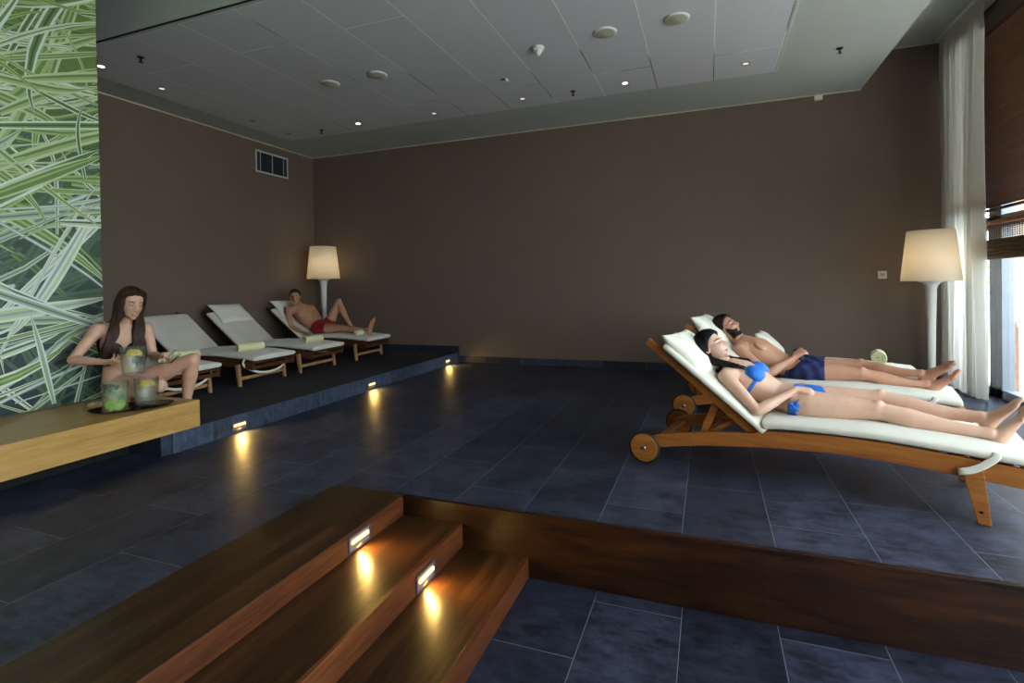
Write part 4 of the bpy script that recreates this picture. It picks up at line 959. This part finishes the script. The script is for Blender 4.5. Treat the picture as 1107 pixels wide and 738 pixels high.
        if J.get('eyes', 'closed') == 'open':
            ec_ = surf(sgn*.031, .003, -.0065*S); b = MB().ell(ec_, (.0105*S, .0105*S, .0105*S), nu=14, nv=10).build('eye', mats['eye'], o, smooth=True, org=tuple(base)); b.location = (0, 0, 0)
            ii = MB().ell(ec_+hf*.0065*S, (.0055*S, .0055*S, .0048*S), nu=12, nv=8).build('iris', mats['iris'], b, smooth=True, org=tuple(base)); ii.location = (0, 0, 0)
            stroke('eyelash', [(sgn*x, z) for x, z in ((.020, .006), (.031, .0105), (.043, .006))], .0014*S, LASH)
        else: stroke('eyelash', [(sgn*x, z) for x, z in ((.019, .001), (.025, -.0015), (.032, -.0025), (.039, -.001), (.045, .002))], .0021*S, LASH)
    b = MB().tube([surf(x, z, -.0005) for x, z in ((-.022, -.0655), (-.011, -.0625), (0, -.0635), (.011, -.0625), (.022, -.0655))], [.0012*S, .0030*S, .0032*S, .0030*S, .0012*S], 6).tube([surf(x, z, -.0005) for x, z in ((-.021, -.0665), (-.01, -.0712), (0, -.0722), (.01, -.0712), (.021, -.0665))], [.0012*S, .0034*S, .004*S, .0034*S, .0012*S], 6).build('lips', mats['lips'], o, smooth=True, org=tuple(base)); b.location = (0, 0, 0)
    if J.get('smile'):
        b = MB().tube([surf(x, z, .0012) for x, z in ((-.018, -.0655), (-.009, -.0672), (0, -.0678), (.009, -.0672), (.018, -.0655))], [.001, .0026, .003, .0026, .001], 6).build('teeth', mats['eye'], o, smooth=True, org=tuple(base)); b.location = (0, 0, 0)
    ctx = dict(V=V, F=F, N=N, o=o, base=base, head=head, H=H, hs=hs, hf=hf, hu=hu, S=S, lx=lx, ly=ly, lz=lz, spt=spt, J=J, hips=hips, hx=hx, pf=pf_, ch=ch, cs=cs, cfr=cfr, dnc=dnc, bvh=bvh, mats=mats, surf=surf, sc=sc)
    if hairfn: hairfn(ctx)
    if cloth: cloth(ctx)
    return ctx
def seg_t(V, a, b):
    a = V3(a); b = V3(b); d = b-a; L = d@d; t = (V-a)@d/L; dist = np.linalg.norm(V-a-np.outer(np.clip(t, 0, 1), d), axis=1); return t, dist
def short_hair(beard=False, length=.012):
    def f(c):
        lx, ly, lz = c['lx'], c['ly'], c['lz']; m = (lz > np.interp(ly, [-.12, -.03, .0, .03, .075, .11], [-.055, -.03, .0, .045, .088, .085])) & (np.abs(lx) < .1) & (lz < .15) & (ly < .10)
        rn = np.sin(c['V']@V3((310, 170, 90)))*np.sin(c['V']@V3((-120, 260, 210)))*.0022
        off = (length+rn)*np.clip((lz-(-.05))/.09, .25, 1)
        shell('hair', c['V'], c['F'], c['N'], m, off, c['mats']['hair'], c['o'], c['base'])
        if beard:
            m = (lz < -.040+(np.abs(lx) > .045)*.045) & (lz > -.125) & (ly > .0+0*lx) & (np.abs(lx) < .075) & (lz < np.interp(ly, [0, .03, .06, .09], [.0, -.01, -.045, -.050])) & ~((np.abs(lx) < .022) & (lz > -.078) & (lz < -.056) & (ly > .06)) & (lz > -.118)
            shell('beard', c['V'], c['F'], c['N'], m, .0045+rn*.6, c['mats']['hair'], c['o'], c['base'])
    return f
def locks(c, n, endf, mat, r0=.010, seed=3, name='hair_locks', back=0., arc=(-2.9, 2.9)):
    rnd = random.Random(seed); mb = MB(); H = c['H']
    for k in range(n):
        a = arc[0]+(arc[1]-arc[0])*k/(n-1)+rnd.uniform(-.05, .05)
        sgn = 1 if a > 0 else -1; aa = abs(a)       # aa 0 = front parting, pi = back
        st = H(sgn*(.006+.010*rnd.random()), .055-.10*min(1, aa/3.1), .114-.010*aa/3.1)
        hx_, hy_ = sgn*.088*math.sin(min(aa+.55, 2.9)), .060*math.cos(aa+.35)-.028-back*(1+math.cos(aa))*.5
        mid = H(hx_*.80, hy_*.95+.01, .088); low = H(hx_*1.02, hy_, .01); low2 = H(hx_*1.0, hy_-.005, -.07)
        pts = [st, mid, low, low2]+endf(a, aa, sgn, rnd)
        pts = smoothpath(pts, 6); L = len(pts); ph = rnd.uniform(0, 6); rr = []
        for i, p in enumerate(pts):
            u = i/(L-1); w = .014*math.sin(u*13+ph)*max(0, u-.25); pts[i] = p+c['hs']*w+c['hf']*w*.5; rr.append(r0*(.75+.5*math.sin(math.pi*min(u*1.3, 1)))*(1-.80*max(0, u-.75)/.25))
        mb.tube(pts, rr, 7)
    o = mb.build(name, mat, c['o'], smooth=True, org=tuple(c['base'])); o.location = (0, 0, 0); return o
def scalp(c, mat, off=.010):
    lx, ly, lz = c['lx'], c['ly'], c['lz']
    m = (lz > np.interp(ly, [-.12, -.02, .02, .05, .08, .11], [-.09, -.06, .03, .06, .082, .09])) & (np.abs(lx) < .1) & (lz < .15) & (ly < .095)
    shell('hair', c['V'], c['F'], c['N'], m, off, mat, c['o'], c['base'])
def W(fr, **k):
    out = {}
    for n, v in k.items():
        if n in ('pf', 'cf', 'hu', 'hf', 'kfL', 'kfR'): out[n] = fr.d(*v)
        elif n in ('eyes', 'smile', 'hsz'): out[n] = v
        elif n[:2] == 'hd': out[n] = (fr.d(*v[0]), fr.d(*v[1]), v[2], v[3])
        elif n[:2] == 'ft': out[n] = tuple(fr.d(*q) for q in v)
        else: out[n] = fr(*v)
    return out
SK1 = skin_mat('fair_skin', '#c99c84', '#d9b19a'); SK2 = skin_mat('light_tan_skin', '#b07c60', '#c39277'); SK4 = skin_mat('warm_skin', '#bf8f76', '#d0a48c'); SK3 = skin_mat('tan_skin', '#a9775c', '#bd8c6e')
LASH = simple('dark_lash', '#0b0807', .9)
LIPF = simple('rose_lips', '#a8534e', .4); LIPM = simple('natural_lips', '#96584c', .5)
EYE = simple('eye_white', '#d8d4cc', .25, var=.01); IRIS = simple('dark_iris', '#2a1d14', .2)
BLACKHAIR = hair_mat('black_hair', '#060507', '#17141a'); DARKHAIR = hair_mat('dark_brown_hair', '#0c0807', '#231811'); BROWNHAIR = hair_mat('brown_hair', '#1d120d', '#4a3023'); FAIRHAIR = hair_mat('short_brown_hair', '#20140d', '#4a3222')
M['blue'] = simple('bright_blue_bikini', '#1f6fd0', .7, var=.08, bump=.2); M['navy'] = simple('navy_trunks', '#141f52', .75, var=.25, nscale=9, bump=.3); M['redt'] = simple('red_trunks', '#8f0f1c', .7, var=.15, bump=.2); M['blackb'] = simple('black_bikini', '#0d0c10', .6)

def trunks(legt, mat, offb=.006, wob=.004, name='swim_trunks', top=.10):
    def f(c):
        V = c['V']; J = c['J']; tt = np.full(len(V), 9.); md = np.full(len(V), 9.)
        sp = c['spt']; dn = unit(sp(.12)-sp(.0)); h = (V-V3(J['pelvis']))@dn
        ok = np.zeros(len(V), bool)
        for S in 'LR':
            t, d = seg_t(V, J['hip'+S], J['kn'+S]); ok |= (t < legt) & (d < .125) & (t > -.6)
        tp, dp = seg_t(V, J['pelvis'], J['waist']); ok |= (dp < .19) & (tp < .6)
        ok &= (h < top) & (((V-c['hips'])@(V3(J['knL'])+V3(J['knR'])-2*c['hips'])) < 1)
        for S in 'LR':        # never on arms or hands
            for a, b in (('el', 'wr'), ('sh', 'el')):
                t, d = seg_t(V, J[a+S], J[b+S]); ok &= ~((d < .062) & (t > -.05) & (t < 1.9) & (dp > .06))
            t, d = seg_t(V, J['wr'+S], V3(J['wr'+S])+unit(J['hd'+S][0])*.19*c['sc']); ok &= ~(d < .048)
        for S in 'LR':
            t, d = seg_t(V, J['hip'+S], J['kn'+S]); ok &= ~((t > legt) & (d < .11))
        wf = lambda P: wob*(np.sin(P@V3((70, 40, 20)))+np.sin(P@V3((-30, 75, 50))))
        shell(name, V, c['F'], c['N'], ok, offb, mat, c['o'], c['base'], wf)
    return f
def bikini(mat, bow=False, straps=True):
    def f(c):
        V = c['V']; J = c['J']; sc = c['sc']; q = V-c['ch']; a, b, d = q@c['cs'], q@c['dnc'], q@c['cfr']
        arm = np.zeros(len(V), bool)
        for S in 'LR':
            for k, l in (('sh', 'el'), ('el', 'wr')):
                t, dd = seg_t(V, J[k+S], J[l+S]); arm |= (dd < .056) & (t > -.1)
            t, dd = seg_t(V, J['wr'+S], V3(J['wr'+S])+unit(J['hd'+S][0])*.18*sc); arm |= dd < .05
        cup = np.zeros(len(V), bool)
        for s_ in (-1, 1): cup |= (((a-s_*.074*sc)/(.072*sc))**2+((b+.006)/(.062*sc))**2 < 1) & (d > .045*sc)
        band = (np.abs(b+.035*sc) < .013*sc) & (np.abs(a) < .17) & (np.abs(d) < .16)
        shell('bikini_top', V, c['F'], c['N'], (cup | band) & ~arm, .0035, mat, c['o'], c['base'])
        # briefs: triangle front, narrow at the hip
        q = V-V3(J['pelvis']); dn = unit(c['spt'](.12)-c['spt'](.0)); hx = unit(c['hx']-dn*np.dot(c['hx'], dn)); pf = np.cross(hx, dn); pf = pf if pf@c['pf'] > 0 else -pf
        x, y, z = q@hx, q@pf, q@dn
        ok = (np.linalg.norm(q, axis=1) < .215*sc) & (y > -.15*sc) & (y < .14*sc) & (z < .035*sc) & (z > -.14*sc) & (np.abs(x) < .19*sc) & (z > -.035*sc-(.115*sc)*(1-np.abs(x)/(.15*sc))) & (np.abs(x) < .2)
        shell('bikini_bottom', V, c['F'], c['N'], ok & ~arm, .0035, mat, c['o'], c['base'])
        if bow:
            r = c['bvh'].ray_cast(Vector(V3(J['pelvis'])-hx*.4+dn*.0), Vector(hx)); P = V3(r[0]) if r[0] else V3(J['pelvis'])-hx*.16
            P = P-hx*.006; m = MB()
            for k, (u, v) in enumerate(((.03, .022), (.03, -.018), (-.028, .02), (-.026, -.02))):
                m.ell(P+dn*u*.55+pf*v*.6-hx*.004, (.016, .007, .012), unit(dn*u+pf*v), hx, unit(np.cross(unit(dn*u+pf*v), hx)), 12, 8)
            for u, v in ((-.5, -.8), (-.9, -.1)):
                w = unit(dn*u*.3+pf*v); m.tube([P, P+w*.012-hx*.004, P+w*.022-hx*.005], [.004, .005, .004], 6, flat=.5)
            m.ell(P-hx*.006, (.011, .009, .011)); b_ = m.build('side_bow', mat, c['o'], smooth=True, org=tuple(c['base'])); b_.location = (0, 0, 0)
    return f

# --- woman in the blue bikini, front lounger
def hairL1(c):
    scalp(c, BLACKHAIR, .020)
    J = c['J']
    def endf(a, aa, sgn, rnd):
        s_ = J['shR'] if sgn*np.dot(c['hs'], V3(J['shR'])-c['head']) > 0 else J['shL']; ch = c['spt'](.88)
        if aa < 1.5: k = rnd.uniform(-.03, .03); return [V3(s_)*.55+ch*.45+c['cfr']*.062+c['cs']*k, V3(s_)*(.5+k*3)+c['spt'](.74)*(.5-k*3)+c['cfr']*(.070+rnd.uniform(0, .015))+c['cs']*k+c['dnc']*rnd.uniform(-.05, .03)]
        return [c['H'](sgn*.05*math.sin(aa)+rnd.uniform(-.02, .02), -.09, -.14), V3(s_)*.75+ch*.25-c['cfr']*.0+V3((0, 0, .02))]
    locks(c, 60, endf, BLACKHAIR, .0095, 5, back=.045)
w1 = W(Fr(*(L1.o-V3((0, 0, .012))), L1.a), base=(.9, 0, .36), pelvis=(.865, .01, .452), waist=(.735, .01, .480), chest=(.585, .0, .570), neck=(.450, -.005, .655), head=(.352, -.01, .768),
       hu=(-.52, 0, .85), hf=(.84, -.20, .50), pf=(.10, -.05, 1), cf=(.60, -.08, .80), shL=(.492, .165, .620), shR=(.478, -.185, .600), elL=(.665, .265, .455), wrL=(.885, .135, .525), elR=(.675, -.265, .420), wrR=(.870, -.125, .548),
       hipL=(.89, .085, .448), hipR=(.89, -.085, .446), knL=(1.285, .10, .492), knR=(1.275, -.085, .462), anL=(1.735, .045, .455), anR=(1.752, -.105, .405), kfL=(0, .1, 1), kfR=(0, -.2, 1),
       hdR=((.90, .25, -.12), (.0, .30, -.95), 1, .38), hdL=((.95, -.22, -.08), (.0, -.25, -.95), -1, .28), ftL=((.50, -.12, .86), (-.86, 0, .50)), ftR=((.42, .10, .90), (-.90, 0, .42)), eyes='closed')
person('dark haired woman in a blue bikini lying on the front lounger', w1, True, dict(skin=SK1, hair=BLACKHAIR, lips=LIPF, eye=EYE, iris=IRIS), hairfn=hairL1, cloth=bikini(M['blue'], bow=True))
# --- bearded man, second lounger
L2P = Fr(*(L2.o-V3((0, 0, .030))), L2.a)
w2 = W(L2P, base=(.9, 0, .36), pelvis=(.865, -.02, .470), waist=(.735, -.02, .510), chest=(.575, -.02, .595), neck=(.405, -.02, .700), head=(.300, -.03, .808),
       hu=(-.62, 0, .78), hf=(.76, -.30, .60), pf=(.10, -.05, 1), cf=(.58, -.10, .80), shL=(.435, .175, .655), shR=(.425, -.215, .635), elL=(.66, .31, .50), wrL=(.88, .265, .48), elR=(.665, -.285, .455), wrR=(.845, -.125, .585),
       hipL=(.90, .075, .470), hipR=(.90, -.115, .466), knL=(1.305, .075, .520), knR=(1.31, -.10, .480), anL=(1.69, -.045, .505), anR=(1.72, -.055, .425), kfL=(0, .1, 1), kfR=(0, -.2, 1),
       hdR=((.62, .35, .55), (.2, .6, -.6), 1, .95), hdL=((.97, -.1, -.1), (0, 0, -1), -1, .3), ftL=((.58, -.30, .74), (-.76, -.2, .62)), ftR=((.62, -.05, .76), (-.74, 0, .66)), eyes='closed')
person('bearded dark haired man in navy shorts lying on the second lounger', w2, False, dict(skin=SK2, hair=DARKHAIR, lips=LIPM, eye=EYE, iris=IRIS), hairfn=short_hair(True, .022), cloth=trunks(.40, M['navy'], .010, .004, 'swim_shorts', .11), build_=.97)
# --- man in red trunks, far corner
w3 = W(Fr(-6.375, 6.44, ZP-.02, .06), base=(.85, 0, .36), pelvis=(.80, .0, .460), waist=(.675, -.0, .525), chest=(.545, -.02, .65), neck=(.42, -.04, .80), head=(.395, -.085, .930),
       hu=(-.10, -.10, 1), hf=(.55, -.85, .0), pf=(.35, -.35, .85), cf=(.62, -.55, .50), shL=(.515, .125, .765), shR=(.345, -.185, .745), elL=(.58, .27, .56), wrL=(.76, .27, .44), elR=(.47, -.285, .49), wrR=(.68, -.285, .415),
       hipL=(.83, .095, .450), hipR=(.82, -.085, .445), knL=(1.00, .16, .845), knR=(1.24, -.10, .465), anL=(1.24, .14, .455), anR=(1.66, -.09, .440), kfL=(.75, 0, .65), kfR=(.15, -.45, .9),
       hdR=((.95, .1, -.2), (.0, 0, -1), 1, .35), hdL=((.95, 0, -.1), (0, 0, -1), -1, .3), ftL=((.95, 0, -.12), (.12, 0, .95)), ftR=((.30, -.22, .92), (-.93, .1, .30)), eyes='open')
person('man in red trunks reclining with one knee raised on the far corner lounger', w3, False, dict(skin=SK3, hair=FAIRHAIR, lips=LIPM, eye=EYE, iris=IRIS), voxel=.006, hairfn=short_hair(False, .014), cloth=trunks(.34, M['redt'], .006, .002, 'swim_trunks', .10), build_=.95)
# --- seated woman with jug
def hairA(c):
    scalp(c, BROWNHAIR, .012)
    J = c['J']; ch = c['spt'](.66)
    def endf(a, aa, sgn, rnd):
        side = sgn*(1 if np.dot(c['hs'], c['cs']) > 0 else -1)
        f = .085 if aa < 2.0 else -.075
        x1 = side*(.050+.060*rnd.random()); x2 = side*(.055+.075*rnd.random())
        p1 = c['spt'](.90)+c['cs']*x1+c['cfr']*(f*.9); p2 = c['spt'](.66)+c['cs']*x2+c['cfr']*(f*1.35+(.02 if f > 0 else 0)); p3 = c['spt'](.42+.06*rnd.random())+c['cs']*(x2*1.0)+c['cfr']*(f*1.35+.01)
        return [p1, p2, p3]
    locks(c, 96, endf, BROWNHAIR, .0105, 9, arc=(-3.0, 3.0))
FA = Fr(0, 0, 0, 0)
wb_ = MB().tube([L2P(.822, -.137, .573)+L2P.d(math.cos(q)*-.022*.5, math.cos(q)*.026, math.sin(q)*.030) for q in [2*math.pi*i/20 for i in range(20)]], .0028, 6, close=True).build('bracelet', simple('brown_cord', '#5a3018', .7), smooth=True)
tag(wb_, 'thin brown cord bracelet on the wrist of the bearded man', 'bracelet')
w4 = W(FA, base=(-4.30, 2.80, ZB), pelvis=(-4.335, 2.76, .475), waist=(-4.325, 2.75, .620), chest=(-4.275, 2.735, .790), neck=(-4.215, 2.725, .955), head=(-4.140, 2.722, 1.105),
       hu=(.24, .05, 1), hf=(.91, -.20, -.42), pf=(.90, .35, .2), cf=(.82, -.35, -.20), shR=(-4.315, 2.585, .915), shL=(-4.185, 2.860, .905), elR=(-4.335, 2.425, .705), wrR=(-4.105, 2.500, .690), elL=(-4.145, 2.885, .680), wrL=(-3.925, 2.800, .700),
       hipR=(-4.27, 2.70, .460), hipL=(-4.33, 2.86, .462), knL=(-3.930, 3.06, .635), anL=(-4.035, 3.075, .235), knR=(-3.90, 2.76, .480), anR=(-4.16, 2.62, .425), kfL=(.75, .3, .5), kfR=(.7, -.3, .6),
       hdR=((.93, .38, .05), (.25, .5, .75), -1, .95), hdL=((.93, -.25, .1), (-.1, -.6, -.75), 1, .8), ftL=((.85, .1, -.45), (.4, 0, .9)), ftR=((-.6, -.75, -.1), (.2, -.3, .9)), eyes='closed', smile=True, hsz=1.09)
person('smiling long haired woman in a black bikini sitting on the oak bench', w4, True, dict(skin=SK4, hair=BROWNHAIR, lips=LIPF, eye=EYE, iris=IRIS), voxel=.0046, hairfn=hairA, cloth=bikini(M['blackb']))
